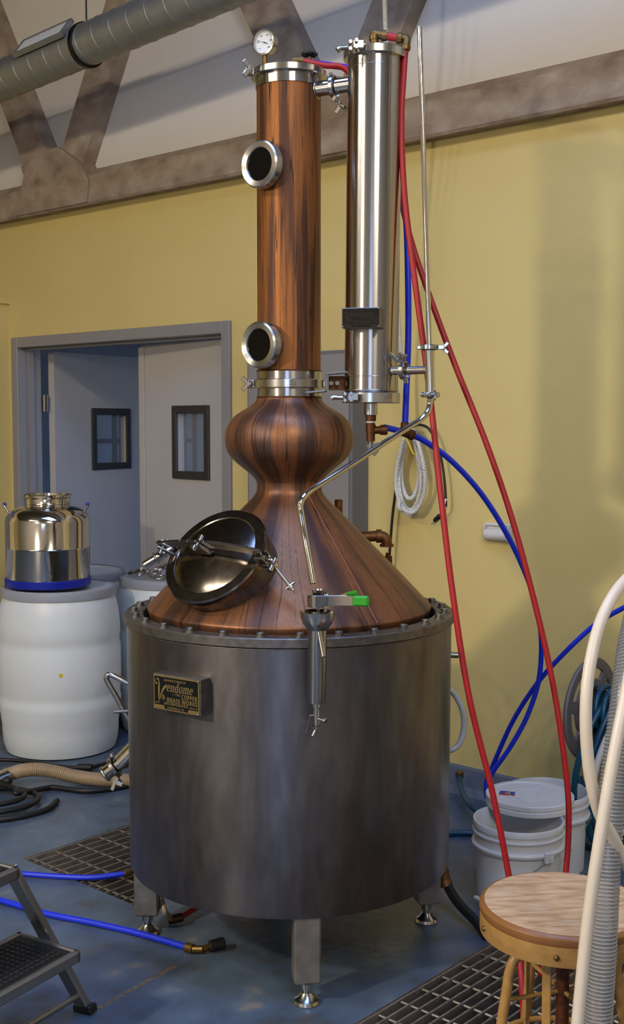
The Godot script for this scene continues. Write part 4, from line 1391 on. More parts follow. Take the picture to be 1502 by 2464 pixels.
	pts = px_path([[1070, 1655, 3.6], [1092, 1668, 3.62], [1112, 1705, 3.62], [1117, 1745, 3.62], [1108, 1785, 3.61], [1090, 1803, 3.6], [1060, 1808, 3.58]])
	hose("grey_tube", pts, 0.0092, M.grey_hose, "pale grey tube looping out behind the kettle's right side")
	# teal hose on the floor behind the kettle
	t = thing("teal_hose", "teal garden hose from a wall tap, running behind the kettle", "hose", on_floor(1112, 2003, 0.012))
	pts = [at(1106, 1872, 4.78), at(1108, 1888, 4.74), at(1118, 1918, 4.6), at(1140, 1945, 4.48), on_floor(1185, 1975, 0.02), on_floor(1240, 1990, 0.012), on_floor(1180, 2005, 0.012), on_floor(1120, 2004, 0.012), on_floor(1060, 2006, 0.012), on_floor(960, 2010, 0.012)]
	part(G.new().tube(smooth(pts, 10), 0.0115, 14), "tube", M.teal_hose, t)
	g = G.new().cyl(rp(0, 0, 0), UP * 0.001, 0.001, 6)
	var tp := at(1106, 1866, 4.80)
	part(G.new().cyl(tp - UP * 0.012, tp + UP * 0.018, 0.017, 14, 0.003), "wall_tap", M.brass, t)

# ------------------------------------------------------------------ left side
func drum(called: String, c: Vector3, label: String, m_ring: Material, lidded := true) -> Node3D:
	var t := thing(called, label, "drum", c, "white plastic drums")
	var H := 0.775
	var p := pr([0, 0.02, 0.20, 0.02, 0.235, 0.0, 0.255, 0.008, 0.268, 0.05, 0.272, 0.10, 0.2725, 0.13, 0.276, 0.15, 0.284, 0.22, 0.286, 0.245, 0.2815, 0.26, 0.2815, 0.29, 0.286, 0.305, 0.2875, 0.40, 0.286, 0.495, 0.2815, 0.51, 0.2815, 0.54, 0.286, 0.555, 0.284, 0.60, 0.278, 0.66, 0.270, 0.70, 0.262, 0.725, 0.256, 0.74, 0.256, 0.765])
	part(G.new().lathe(p, 72, Transform3D(Basis.IDENTITY, c)), "body", M.drum, t)
	part(G.new().lathe(pr([0, H - 0.010, 0.20, H - 0.010, 0.235, H - 0.006, 0.252, H, 0.258, H]), 72, Transform3D(Basis.IDENTITY, c)), "lid", M.drum_lid, t)
	part(G.new().lathe(pr([0.256, H - 0.045, 0.266, H - 0.04, 0.2685, H - 0.02, 0.266, H - 0.002, 0.258, H + 0.004, 0.25, H + 0.003]), 72, Transform3D(Basis.IDENTITY, c)), "locking_ring", m_ring, t)
	return t

func build_left_side() -> void:
	var cb := Vector3(-1.20, 0, -5.57)
	var d := drum("plastic_drum", cb, "white plastic drum that carries the polished steel can", M.drum_ring)
	part(G.new().lathe(pr([0, 0.286, 0.010, 0.287, 0.010, 0.2895, 0, 0.29]), 6, rot_to(az(0.22), cb + UP * 0.405).rotated_local(Vector3.UP, 0.0)), "yellow_sticker", M.yellow_tag, d)
	drum("plastic_drum", Vector3(-1.25, 0, -6.155), "white plastic drum standing behind the one with the can", M.drum_ring)
	drum("plastic_drum", Vector3(-0.705, 0, -5.95), "white plastic drum heaped with loose steel fittings", M.drum_ring)
	drum("plastic_drum", Vector3(-1.86, 0, -5.75), "white plastic drum cut off by the left edge", M.drum_ring)
	# polished can
	var cc := Vector3(-1.245, 0.782, -5.55)
	var t := thing("steel_can", "polished steel can with narrow neck and blue base on a drum", "can", cc)
	var xf := Transform3D(Basis.IDENTITY, cc)
	part(G.new().lathe(pr([0, 0.0, 0.19, 0.0, 0.199, 0.006, 0.201, 0.034, 0.197, 0.038, 0, 0.038]), 72, xf), "blue_base", M.blue_base, t)
	part(G.new().lathe(pr([0.17, 0.036, 0.193, 0.038, 0.1945, 0.044, 0.1945, 0.178, 0.1965, 0.182, 0.1945, 0.186, 0.1945, 0.305, 0.190, 0.325, 0.176, 0.345, 0.150, 0.362, 0.125, 0.371, 0.108, 0.375, 0.106, 0.382, 0.108, 0.387, 0.106, 0.392, 0.106, 0.412, 0.113, 0.418, 0.113, 0.427, 0.108, 0.430, 0.103, 0.428, 0.101, 0.40]), 96, xf), "body", M.polish, t)
	part(G.new().cyl(cc + az(0.25) * 0.19 + UP * 0.062, cc + az(0.25) * 0.197 + UP * 0.062, 0.012, 20), "tap_plug", M.clamp, t)
	for s in [-1, 1]:
		var e := cc + Vector3(0.178 * s, 0.345, 0.02)
		var hd := part(G.new().tube([e, e + Vector3(0.012 * s, 0.022, 0), e + Vector3(0.02 * s, 0.034, 0)], 0.005, 10), "handle_lug", M.clamp, t)
		part(G.new().cyl(e + Vector3(0.008 * s, 0.036, 0), e + Vector3(0.024 * s, 0.042, 0), 0.0065, 12, 0.001), "blue_grip", M.blue_base, hd)
	# fittings on the third drum
	var f := Vector3(-0.705, 0.768, -5.95)
	var a0 := at(348, 1360, 5.78); var a1 := at(400, 1328, 5.78)
	t = thing("hose_adapter", "tapered steel hose adapter pointing out of the fittings heap", "fitting", Vector3(a0.x, 0.77, a0.z))
	part(G.new().pipe(a0, a0.lerp(a1, 0.55), 0.021, 0.003, 28), "barrel", M.polish, t)
	part(G.new().cyl(a0.lerp(a1, 0.5), a1 + (a1 - a0) * 0.3, 0.024, 28), "sleeve", M.polish, t)
	part(G.new().torus(0.026, 0.006, rot_to(a1 - a0, a0.lerp(a1, 0.55)), 28, 8), "collar", M.clamp, t)
	for k in 16:
		var a := TAU * k * 0.381966
		var r := 0.045 + 0.16 * sqrt(float(k) / 16.0)
		var o := f + Vector3(sin(a) * r, 0.016, cos(a) * r)
		var tilt := Basis(Vector3(rng.randf_range(-1, 1), 0, rng.randf_range(-1, 1)).normalized(), rng.randf_range(0.1, 0.5))
		var c := MeshInstance3D.new()
		c.name = numbered("pipe_clamp")
		var g := G.new().torus(0.027, 0.0065, Transform3D(tilt, Vector3(0, 0.006, 0)), 24, 8)
		var ey := tilt * Vector3(0.04, 0.0, 0)
		g.cyl(ey + Vector3(0, 0.006, 0) - tilt * Vector3(0, 0, 0.018), ey + Vector3(0, 0.006, 0) + tilt * Vector3(0, 0, 0.018), 0.006, 8)
		g.box(Vector3(0.02, 0.016, 0.01), 0.002, Transform3D(tilt, ey + Vector3(0, 0.012, 0)))
		c.mesh = g.mesh()
		c.material_override = M.clamp if k % 3 else M.flange
		c.position = o
		add_child(c)
		tag(c, "loose steel pipe clamp in the heap on the drum", "clamp", "loose pipe clamps on the drum lid")
	# beige suction hose with ribs
	var pts := smooth([on_floor(-70, 1885, 0.03), on_floor(-20, 1880, 0.035), on_floor(25, 1862, 0.05), on_floor(70, 1852, 0.075), on_floor(120, 1855, 0.06), on_floor(180, 1868, 0.035), on_floor(240, 1876, 0.031), on_floor(310, 1878, 0.031), on_floor(380, 1876, 0.031)], 72)
	var rr := []
	for k in pts.size():
		rr.append(0.026 + 0.0035 * absf(sin(k * PI / 6.0)))
	t = thing("suction_hose", "ribbed beige suction hose lying in front of the drum", "hose", on_floor(150, 1866, 0.0))
	part(G.new().tube(pts, rr, 18), "tube", M.beige_hose, t)
	part(G.new().cyl(on_floor(-12, 1884, 0.034), on_floor(24, 1868, 0.05), 0.030, 20, 0.003), "cuff", M.clamp, t)
	part(G.new().ball(on_floor(22, 1874, 0.055) + Vector3(0, 0.0, 0.03), 0.020, 16), "black_knob", M.rubber, t)
	# black hoses on the floor
	pts = []
	for k in 46:
		var a := TAU * k / 15.0
		var r := 0.25 + 0.05 * sin(k * 0.37) + 0.03 * cos(k * 0.83) - 0.0022 * k
		pts.append(Vector3(-1.36 + r * 1.15 * cos(a), 0.012 + 0.010 * float(k) / 15.0, -4.72 + r * sin(a)))
	pts.append(Vector3(-1.12, 0.013, -4.88))
	for q in [[135, 1895], [200, 1903], [260, 1899], [330, 1886], [400, 1872]]:
		pts.append(on_floor(q[0], q[1], 0.012))
	solo(G.new().tube(smooth(pts, 6), 0.0115, 12), "black_hose", M.black_hose, "coiled black hose on the floor at the left edge", "hose", on_floor(200, 1900, 0.0))
	pts = [on_floor(-60, 1830, 0.012), on_floor(0, 1828, 0.012), on_floor(60, 1832, 0.012), on_floor(130, 1842, 0.012), on_floor(200, 1848, 0.012), on_floor(245, 1840, 0.012), on_floor(300, 1825, 0.012), on_floor(360, 1815, 0.012)]
	t = thing("power_cable", "thin black cable with a connector at the drum's foot", "cable", on_floor(200, 1848, 0.0))
	part(G.new().tube(smooth(pts, 8), 0.009, 10), "wire", M.cord, t)
	part(G.new().cyl(on_floor(187, 1846, 0.02), on_floor(222, 1847, 0.02), 0.017, 14, 0.003), "connector", M.rubber, t)
	build_step_stool()

func build_step_stool() -> void:
	var u := Vector3(-0.856, 0, -0.517).normalized()
	var v := Vector3(-0.517, 0, 0.856).normalized()
	var o := Vector3(-0.60, 0, -3.0)
	var t := thing("step_stool", "folding aluminium step stool with black rubber treads at the left", "step stool", o)
	var k := 0
	for q in [[Vector3(-0.576, 0.235, -2.868), 0.215, 0.47], [Vector3(-0.723, 0.45, -2.863), 0.24, 0.42]]:
		var c: Vector3 = q[0]
		var dp: float = q[1]
		var wd: float = q[2]
		var m := c + u * dp / 2 + v * wd / 2
		var bs := Basis(v, UP, v.cross(UP))
		var th := 0.032
		var g := G.new()
		for e in [[v, wd, u, dp], [u, dp, v, wd]]:
			for s in [0.0, 1.0]:
				var along: Vector3 = e[0]
				var across: Vector3 = e[2]
				var cc: Vector3 = c + along * (e[1] / 2) + across * (e[3] * s + (0.009 if s == 0.0 else -0.009)) - UP * th / 2
				g.box(Vector3(e[1], th, 0.018), 0.005, Transform3D(Basis(along, UP, along.cross(UP)), cc))
		var tr := part(g, "tread_frame", M.alu, t)
		part(G.new().box(Vector3(wd - 0.03, 0.010, dp - 0.03), 0.002, Transform3D(bs, m - UP * 0.008)), "rubber_mat", M.tread, tr)
		var stud := G.new().box(Vector3(0.0125, 0.003, 0.0125), 0.001).mesh()
		var nx := int((wd - 0.05) / 0.0175)
		var nz := int((dp - 0.04) / 0.0175)
		for i in nx:
			for j in nz:
				if i * nz + j > 149:
					continue
				put(stud, "stud", M.tread, tr, Transform3D(bs, m - o + v * ((i - (nx - 1) / 2.0) * 0.0175 * -1.0 * -1.0) + u * ((j - (nz - 1) / 2.0) * 0.0175) - UP * 0.0018))
		k += 1
	# stringers
	for s in [0, 1]:
		var f0 := Vector3(-0.598, 0.0, -3.012) + v * (0.66 if s else 0.0)
		var f1 := Vector3(-0.765, 0.43, -2.905) + v * (0.44 if s else 0.0)
		var d := f1 - f0
		var nn := v
		var bs := Basis(d.normalized().cross(nn).normalized(), d.normalized(), nn)
		bs = Basis(bs.x, bs.y, bs.x.cross(bs.y))
		part(G.new().box(Vector3(0.042, d.length() - 0.01, 0.020), 0.003, Transform3D(bs, (f0 + f1) / 2 + UP * 0.010)), "stringer", M.alu, t)
		part(G.new().box(Vector3(0.062, 0.022, 0.032), 0.004, Transform3D(Basis(bs.x, UP, bs.x.cross(UP)).orthonormalized(), f0 + UP * 0.011)), "rubber_foot", M.rubber, t)
	var c0 := Vector3(-0.612, 0.055, -2.99)
	part(G.new().cyl(c0, c0 + v * 0.62, 0.0085, 14), "cross_brace", M.alu, t)
	# rear legs
	for s in [0, 1]:
		var f0 := Vector3(-0.723, 0.42, -2.863) + v * (0.40 if s else 0.02) + u * 0.2
		var f1 := f0 + u * 0.22 - UP * 0.41 + v * (0.1 if s else -0.1)
		part(G.new().cyl(f0, f1, 0.011, 12), "rear_leg", M.alu, t)

# ------------------------------------------------------------------ right side
func bucket(c: Vector3, label: String, H: float) -> Node3D:
	var t := thing("bucket", label, "bucket", c, "white plastic buckets")
	var xf := Transform3D(Basis.IDENTITY, c)
	var R := 0.1445
	part(G.new().lathe(pr([0, 0.004, 0.125, 0.004, 0.1285, 0.0, 0.131, 0.003, R - 0.008, H - 0.085, R + 0.004, H - 0.084, R + 0.006, H - 0.076, R + 0.004, H - 0.072, R - 0.004, H - 0.070, R - 0.003, H - 0.042, R + 0.002, H - 0.041, R + 0.003, H - 0.035, R - 0.002, H - 0.033, R - 0.002, H - 0.021, R + 0.001, H - 0.020, R + 0.002, H - 0.004, R, H, R - 0.004, H, R - 0.006, H - 0.004, 0.127, 0.008, 0, 0.008]), 72, xf), "body", M.bucket, t)
	return t

func build_right_side() -> void:
	var b1 := at(1248, 1972, 3.75)
	var H := 0.27
	b1.y = 0.0
	var t := bucket(b1, "open white bucket in front with wire handle", H)
	var R := 0.148
	for a in [0.52, 0.52 - PI]:
		part(G.new().box(Vector3(0.034, 0.036, 0.014), 0.003, Transform3D(Basis(UP.cross(az(a)), UP, az(a)), b1 + az(a) * (R + 0.001) + UP * (H - 0.083))), "handle_ear", M.bucket, t)
	var p0 := b1 + az(0.52) * (R + 0.008) + UP * (H - 0.088)
	var p1 := b1 + az(0.52 - PI) * (R + 0.008) + UP * (H - 0.088)
	var pts := []
	for k in 21:
		var s := float(k) / 20.0
		var sd := az(0.52 - PI / 2)
		pts.append(p0.lerp(p1, s) + sd * (sin(s * PI) * 0.162) - UP * sin(s * PI) * 0.15)
	part(G.new().tube(pts, 0.0018, 6), "wire_handle", M.clamp, t)
	part(G.new().cyl(pts[9], pts[11], 0.007, 10), "hand_grip", M.white_plastic, t)
	var b2 := at(1316, 1893, 4.05)
	b2.y = 0.0
	t = bucket(b2, "open white bucket standing behind, next to the hose reel", H)
	pts = []
	p0 = b2 + az(1.35) * (R + 0.006) + UP * (H - 0.085)
	p1 = b2 + az(1.35 - PI) * (R + 0.006) + UP * (H - 0.085)
	for k in 21:
		var s := float(k) / 20.0
		pts.append(p0.lerp(p1, s) + az(1.35 - PI / 2) * (sin(s * PI) * 0.16) - UP * sin(s * PI) * 0.14)
	part(G.new().tube(pts, 0.0018, 6), "wire_handle", M.clamp, t)
	# lid lying across both buckets
	var lc := at(1275, 1912, 3.885)
	lc.y = H + 0.002
	t = thing("plastic_cover", "white ribbed lid with a small sticker across both buckets", "lid", lc)
	var xf := Transform3D(Basis.IDENTITY, lc)
	part(G.new().lathe(pr([0.143, 0.0, 0.146, 0.0, 0.1465, 0.014, 0.144, 0.016, 0.144, 0.020, 0.1465, 0.022, 0.1465, 0.034, 0.144, 0.0365, 0.130, 0.0365, 0.128, 0.033, 0.070, 0.033, 0.069, 0.034, 0.066, 0.034, 0.065, 0.033, 0.050, 0.033, 0.049, 0.034, 0.046, 0.034, 0.045, 0.033, 0.030, 0.033, 0.029, 0.034, 0.026, 0.034, 0.025, 0.033, 0, 0.033]), 72, xf), "shell", M.bucket, t)
	var sx := Vector3(0.96, 0, 0.28).normalized()
	var sb := Basis(sx, UP, sx.cross(UP))
	var so := lc + Vector3(-0.073, 0.0335, -0.012)
	part(G.new().box(Vector3(0.052, 0.0006, 0.042), 0, Transform3D(sb, so)), "sticker", M.sticker_blue, t, "blue, gold and red sticker")
	part(G.new().box(Vector3(0.052, 0.0008, 0.012), 0, Transform3D(sb, so + sb.z * 0.016)), "sticker_band", M.sticker_red, t)
	part(G.new().cyl(so - UP * 0.0002, so + UP * 0.0005, 0.009, 14), "sticker_emblem", M.sticker_gold, t)
	# wooden stool
	build_stool()
	# foreground hoses
	var cp := smooth(px_path([[1640, 1330, 2.5], [1570, 1380, 2.4], [1525, 1520, 2.3], [1500, 1700, 2.22], [1475, 1900, 2.18], [1460, 2100, 2.15], [1450, 2300, 2.13], [1440, 2470, 2.12], [1436, 2700, 2.1]]), 22)
	t = thing("corrugated_hose", "clear corrugated hose in the right foreground", "hose", cp[cp.size() - 1])
	var rr := []
	var pp := []
	var acc := 0.0
	var dense := []
	for k in cp.size() - 1:
		for s in 3:
			dense.append(cp[k].lerp(cp[k + 1], s / 3.0))
	for k in dense.size():
		if k > 0:
			acc += (dense[k] - dense[k - 1]).length()
		pp.append(dense[k])
		rr.append(0.0245)
	part(G.new().tube(pp, rr, 24, false), "tube", M.clear_hose, t)
	# stiffening helix wound in the wall
	var hx := []
	acc = 0.0
	var fine := []
	for k in dense.size() - 1:
		for s in 4:
			fine.append(dense[k].lerp(dense[k + 1], s / 4.0))
	var nx := Vector3.RIGHT
	for k in fine.size() - 1:
		var tg: Vector3 = (fine[k + 1] - fine[k]).normalized()
		nx = (nx - tg * nx.dot(tg)).normalized()
		acc += (fine[k + 1] - fine[k]).length()
		var a := acc / 0.0072 * TAU
		hx.append([acc, fine[k], nx, tg.cross(nx)])
	var hp := []
	var step := 0.0072 / 16.0
	var pos := 0.0
	var j := 0
	while j < hx.size() - 1:
		while j < hx.size() - 1 and hx[j + 1][0] < pos:
			j += 1
		if j >= hx.size() - 1:
			break
		var f: float = clampf((pos - hx[j][0]) / maxf(hx[j + 1][0] - hx[j][0], 1e-6), 0, 1)
		var c: Vector3 = hx[j][1].lerp(hx[j + 1][1], f)
		var a := pos / 0.0072 * TAU
		hp.append(c + (hx[j][2] * cos(a) + hx[j][3] * sin(a)) * 0.0247)
		pos += step
	part(G.new().tube(hp, 0.0019, 5, false), "helix", M.helix, t)
	pts = px_path([[1660, 1330, 2.35], [1580, 1345, 2.3], [1502, 1400, 2.22], [1450, 1485, 2.16], [1420, 1600, 2.12], [1410, 1720, 2.1], [1418, 1850, 2.1], [1440, 1950, 2.11], [1470, 2005, 2.13], [1502, 2068, 2.16], [1560, 2180, 2.2], [1640, 2400, 2.2]])
	hose("white_hose", pts, 0.0112, M.white_hose, "milky white hose bowed in the right foreground")
	pts = px_path([[1610, 1380, 2.25], [1540, 1520, 2.16], [1502, 1695, 2.1], [1472, 1850, 2.07], [1442, 2030, 2.05], [1417, 2200, 2.04], [1398, 2380, 2.03], [1386, 2520, 2.02], [1375, 2750, 2.0]])
	hose("white_hose", pts, 0.0112, M.white_hose, "milky white hose hanging straight beside the clear corrugated one")
	var cpn := at(1512, 2340, 2.35)
	t = thing("hose_nozzle", "small steel hose coupling at the right edge above the grating", "fitting", cpn)
	part(G.new().pipe(cpn, cpn + Vector3(0.06, 0.0, -0.02), 0.016, 0.003), "barrel", M.clamp, t)
	part(G.new().torus(0.017, 0.004, rot_to(Vector3(1, 0, -0.3), cpn), 24, 8), "rim", M.brass, t)
	build_reel()

func build_stool() -> void:
	var c := Vector3(0.552, 0.0, -2.52)
	var hs := 0.502
	var R := 0.1815
	var t := thing("stool", "industrial stool with worn wooden seat and ochre metal frame", "stool", c)
	# seat: planks cut to the round
	var du := Vector3(0.985, 0, -0.17).normalized()       # plank direction
	var dv := Vector3(0.17, 0, 0.985).normalized()
	var edges := [-R, -0.108, -0.047, 0.035, 0.104, R]
	for k in 5:
		var v0: float = edges[k] + 0.0006
		var v1: float = edges[k + 1] - 0.0006
		var top := []
		var r := R - 0.008
		var n := 16
		var lo := maxf(v0, -r)
		var hi := minf(v1, r)
		for s in n + 1:
			var v := lerpf(lo, hi, float(s) / n)
			top.append(Vector2(sqrt(maxf(r * r - v * v, 0.0)), v))
		for s in n + 1:
			var v := lerpf(hi, lo, float(s) / n)
			top.append(Vector2(-sqrt(maxf(r * r - v * v, 0.0)), v))
		if top[0].distance_to(top[top.size() - 1]) < 0.001:
			top.remove_at(top.size() - 1)
		if k == 4:
			top.remove_at(n + 1)
		# plank body; prism axes: x along the grain, y across, depth downwards
		part(G.new().prism(top, 0.022, Transform3D(Basis(du, dv, -UP), c + UP * hs)), "plank", M.woods[k % 3], t)
	# rounded wooden edge
	part(G.new().lathe(pr([R - 0.012, -0.026, R, -0.024, R + 0.003, -0.016, R + 0.002, -0.007, R - 0.002, -0.002, R - 0.008, 0.0004, R - 0.0095, -0.001]), 96, Transform3D(Basis.IDENTITY, c + UP * hs)), "wooden_rim", M.wood_edge, t)
	var band := part(G.new().lathe(pr([R - 0.006, -0.066, R, -0.066, R + 0.001, -0.064, R + 0.001, -0.024, R - 0.004, -0.022]), 96, Transform3D(Basis.IDENTITY, c + UP * hs)), "seat_band", M.stool_paint, t)
	for a in [-0.29, 0.55, 2.2, 3.6, 4.9]:
		part(G.new().ball(c + az(a) * (R + 0.0005) + UP * (hs - 0.045), 0.0065, 12), "rivet", M.brass, band)
	part(G.new().lathe(pr([0, -0.03, R - 0.006, -0.03]), 48, Transform3D(Basis.IDENTITY, c + UP * (hs - 0.02))), "seat_pan", M.stool_paint, t)
	# threaded post and nut
	part(G.new().cyl(c + UP * 0.10, c + UP * (hs - 0.05), 0.0145, 20), "screw_post", M.rust, t)
	part(G.new().cyl(c + UP * (hs - 0.075), c + UP * (hs - 0.05), 0.026, 20), "post_collar", M.black_iron, t)
	# four bent legs
	for k in 4:
		var a := -1.25 + TAU * k / 4.0
		var d := az(a)
		var p := [c + d * 0.03 + UP * (hs - 0.098), c + d * 0.085 + UP * (hs - 0.098), c + d * 0.115 + UP * (hs - 0.108), c + d * 0.130 + UP * (hs - 0.135), c + d * 0.138 + UP * (hs - 0.18), c + d * 0.165 + UP * 0.15, c + d * 0.188 + UP * 0.0]
		part(G.new().tube(smooth(p, 8), 0.0115, 14), "leg", M.stool_paint, t)
		var b2 := c + d * 0.1385 + UP * (hs - 0.20)
		part(G.new().cyl(c + d * 0.0 + UP * (hs - 0.20), b2, 0.005, 10), "spreader", M.stool_paint, t)
	# flat upright bars under the seat
	for a in [-0.62, 0.95, 2.52, 4.1]:
		var d := az(a)
		part(G.new().box(Vector3(0.020, hs - 0.10, 0.006), 0.001, Transform3D(Basis(UP.cross(d), UP, d), c + d * 0.085 + UP * (hs - 0.06) / 2)), "upright", M.stool_paint, t)
	part(G.new().torus(0.15, 0.007, Transform3D(Basis.IDENTITY, c + UP * 0.16), 56, 10), "foot_ring", M.stool_paint, t)

func build_reel() -> void:
	# hose reel on the wall, its discs square to the wall
	var c := at(1458, 1712, 4.2)
	var t := thing("hose_reel", "grey plastic hose reel on the wall wound with hoses", "hose reel", c)
	for e in [0, 1]:
		var o := c + EX * (0.16 if e == 0 else -0.06)
		var xf := rot_to(EX, o)
		var g := G.new()
		g.lathe(pr([0.150, -0.006, 0.185, -0.008, 0.19, 0.0, 0.185, 0.008, 0.150, 0.006, 0.150, -0.006]), 64, xf)
		g.lathe(pr([0.075, -0.006, 0.110, -0.006, 0.110, 0.006, 0.075, 0.006, 0.075, -0.006]), 48, xf)
		for k in 6:
			var a := TAU * (k + 0.3) / 6.0
			var d := xf.basis * Vector3(sin(a), 0, cos(a))
			g.box(Vector3(0.045, 0.011, 0.05), 0.002, Transform3D(Basis(EX.cross(d), EX, d), o + d * 0.13))
		if e == 1:
			g.lathe(pr([0, -0.006, 0.03, -0.006, 0.03, 0.006, 0, 0.006]), 24, xf)
			for k in 3:
				var d := xf.basis * Vector3(sin(TAU * k / 3.0), 0, cos(TAU * k / 3.0))
				g.box(Vector3(0.025, 0.008, 0.06), 0.002, Transform3D(Basis(EX.cross(d), EX, d), o + d * 0.055))
		part(g, "disc", M.reel, t)
	part(G.new().lathe(pr([0.07, -0.06, 0.075, -0.06, 0.075, 0.16, 0.07, 0.16]), 40, rot_to(EX, c)), "drum_core", M.reel_dark, t)
	part(G.new().box(Vector3(0.04, 0.10, 0.16), 0.004, Transform3D(Basis(EX, UP, RZ), c + EX * 0.05 - RZ * 0.14)), "wall_bracket", M.reel, t)
	var hl := part(G.new().tube([c + EX * 0.165 - UP * 0.06, c + EX * 0.20 - UP * 0.06, c + EX * 0.20 - UP * 0.11], 0.012, 12), "crank", M.reel, t)
	# wound hose on the core
	var pts := []
	for k in 5 * 28:
		var a := TAU * k / 28.0
		pts.append(c + EX * (-0.045 + 0.19 * k / 140.0) + (UP * cos(a) + RZ * sin(a)) * (0.088 + 0.012 * sin(k * 0.11)))
	var wound := solo(G.new().tube(pts, 0.011, 10), "wound_hose", M.teal_hose, "teal hose wound on the hose reel", "hose", c)
	# slack loops hanging to the floor
	var loops := [[0.06, 0.00, 0.40, "teal"], [0.03, 0.04, 0.33, "teal"], [0.11, 0.03, 0.29, "white"]]
	var k2 := 0
	for q in loops:
		var lp := []
		for k in 33:
			var a := TAU * k / 32.0
			var rz := 0.185 + 0.02 * k2
			var y: float = c.y - 0.06 - q[2] * 0.42 + cos(a) * (0.10 + q[2] * 0.46)
			y = maxf(y, 0.015 + 0.01 * k2)
			lp.append(Vector3(c.x, y, c.z) + EX * (q[0] + 0.02 * sin(a * 2.0)) + RZ * (sin(a) * rz * 0.8 + q[1] * 0.3) - EX * sin(a) * 0.05)
		lp.remove_at(32)
		solo(G.new().tube(lp, 0.0115, 12, false, true), "hose_loop", M.teal_hose if q[3] == "teal" else M.white_plastic, ["large loop of teal hose hanging below the reel", "second, tighter loop of teal hose below the reel", "loop of white hose hanging among the teal loops"][k2], "hose", Vector3(c.x, 0.0, c.z))
		k2 += 1
	pts = [on_floor(1400, 2030, 0.012), on_floor(1430, 2040, 0.012), on_floor(1480, 2052, 0.012), on_floor(1560, 2078, 0.012)]
	hose("teal_hose", pts, 0.0115, M.teal_hose, "teal hose end on the floor right of the buckets")
	pts = px_path([[1395, 1870, 4.3], [1420, 1960, 4.2], [1440, 2000, 4.15]])
	pts.append(on_floor(1470, 2025, 0.012))
	pts.append(on_floor(1530, 2060, 0.012))
	hose("teal_hose", pts, 0.0115, M.teal_hose, "teal hose dropping from the loops to the floor")

# ------------------------------------------------------------------ things on the wall
func rope_mesh(pts: Array, r: float, pitch_: float) -> G:
	var g := G.new()
	var n := pts.size()
	var acc := [0.0]
	for k in n - 1:
		acc.append(acc[k] + (pts[k + 1] - pts[k]).length())
	for s in 3:
		var st := []
		var nx := Vector3(0.3, 0.1, 1)
		for k in n:
			var tg: Vector3 = (pts[mini(k + 1, n - 1)] - pts[maxi(k - 1, 0)]).normalized()
			nx = (nx - tg * nx.dot(tg)).normalized()
			var a: float = acc[k] / pitch_ * TAU + TAU * s / 3.0
			st.append(pts[k] + (nx * cos(a) + tg.cross(nx) * sin(a)) * r * 0.5)
		g.tube(st, r * 0.55, 6)
	return g

func resample(pts: Array, step: float) -> Array:
	var out := [pts[0]]
	var carry := 0.0
	for k in pts.size() - 1:
		var d: float = (pts[k + 1] - pts[k]).length()
		var s := step - carry
		while s <= d:
			out.append(pts[k].lerp(pts[k + 1], s / d))
			s += step
		carry = d - (s - step)
	return out

func on_wall(px: float, py: float, off: float) -> Vector3:
	var r := at(px, py, 1.0) - Vector3(0, EYE, 0)
	return Vector3(0, EYE, 0) + r * ((-WZ - off) / r.dot(-RZ))

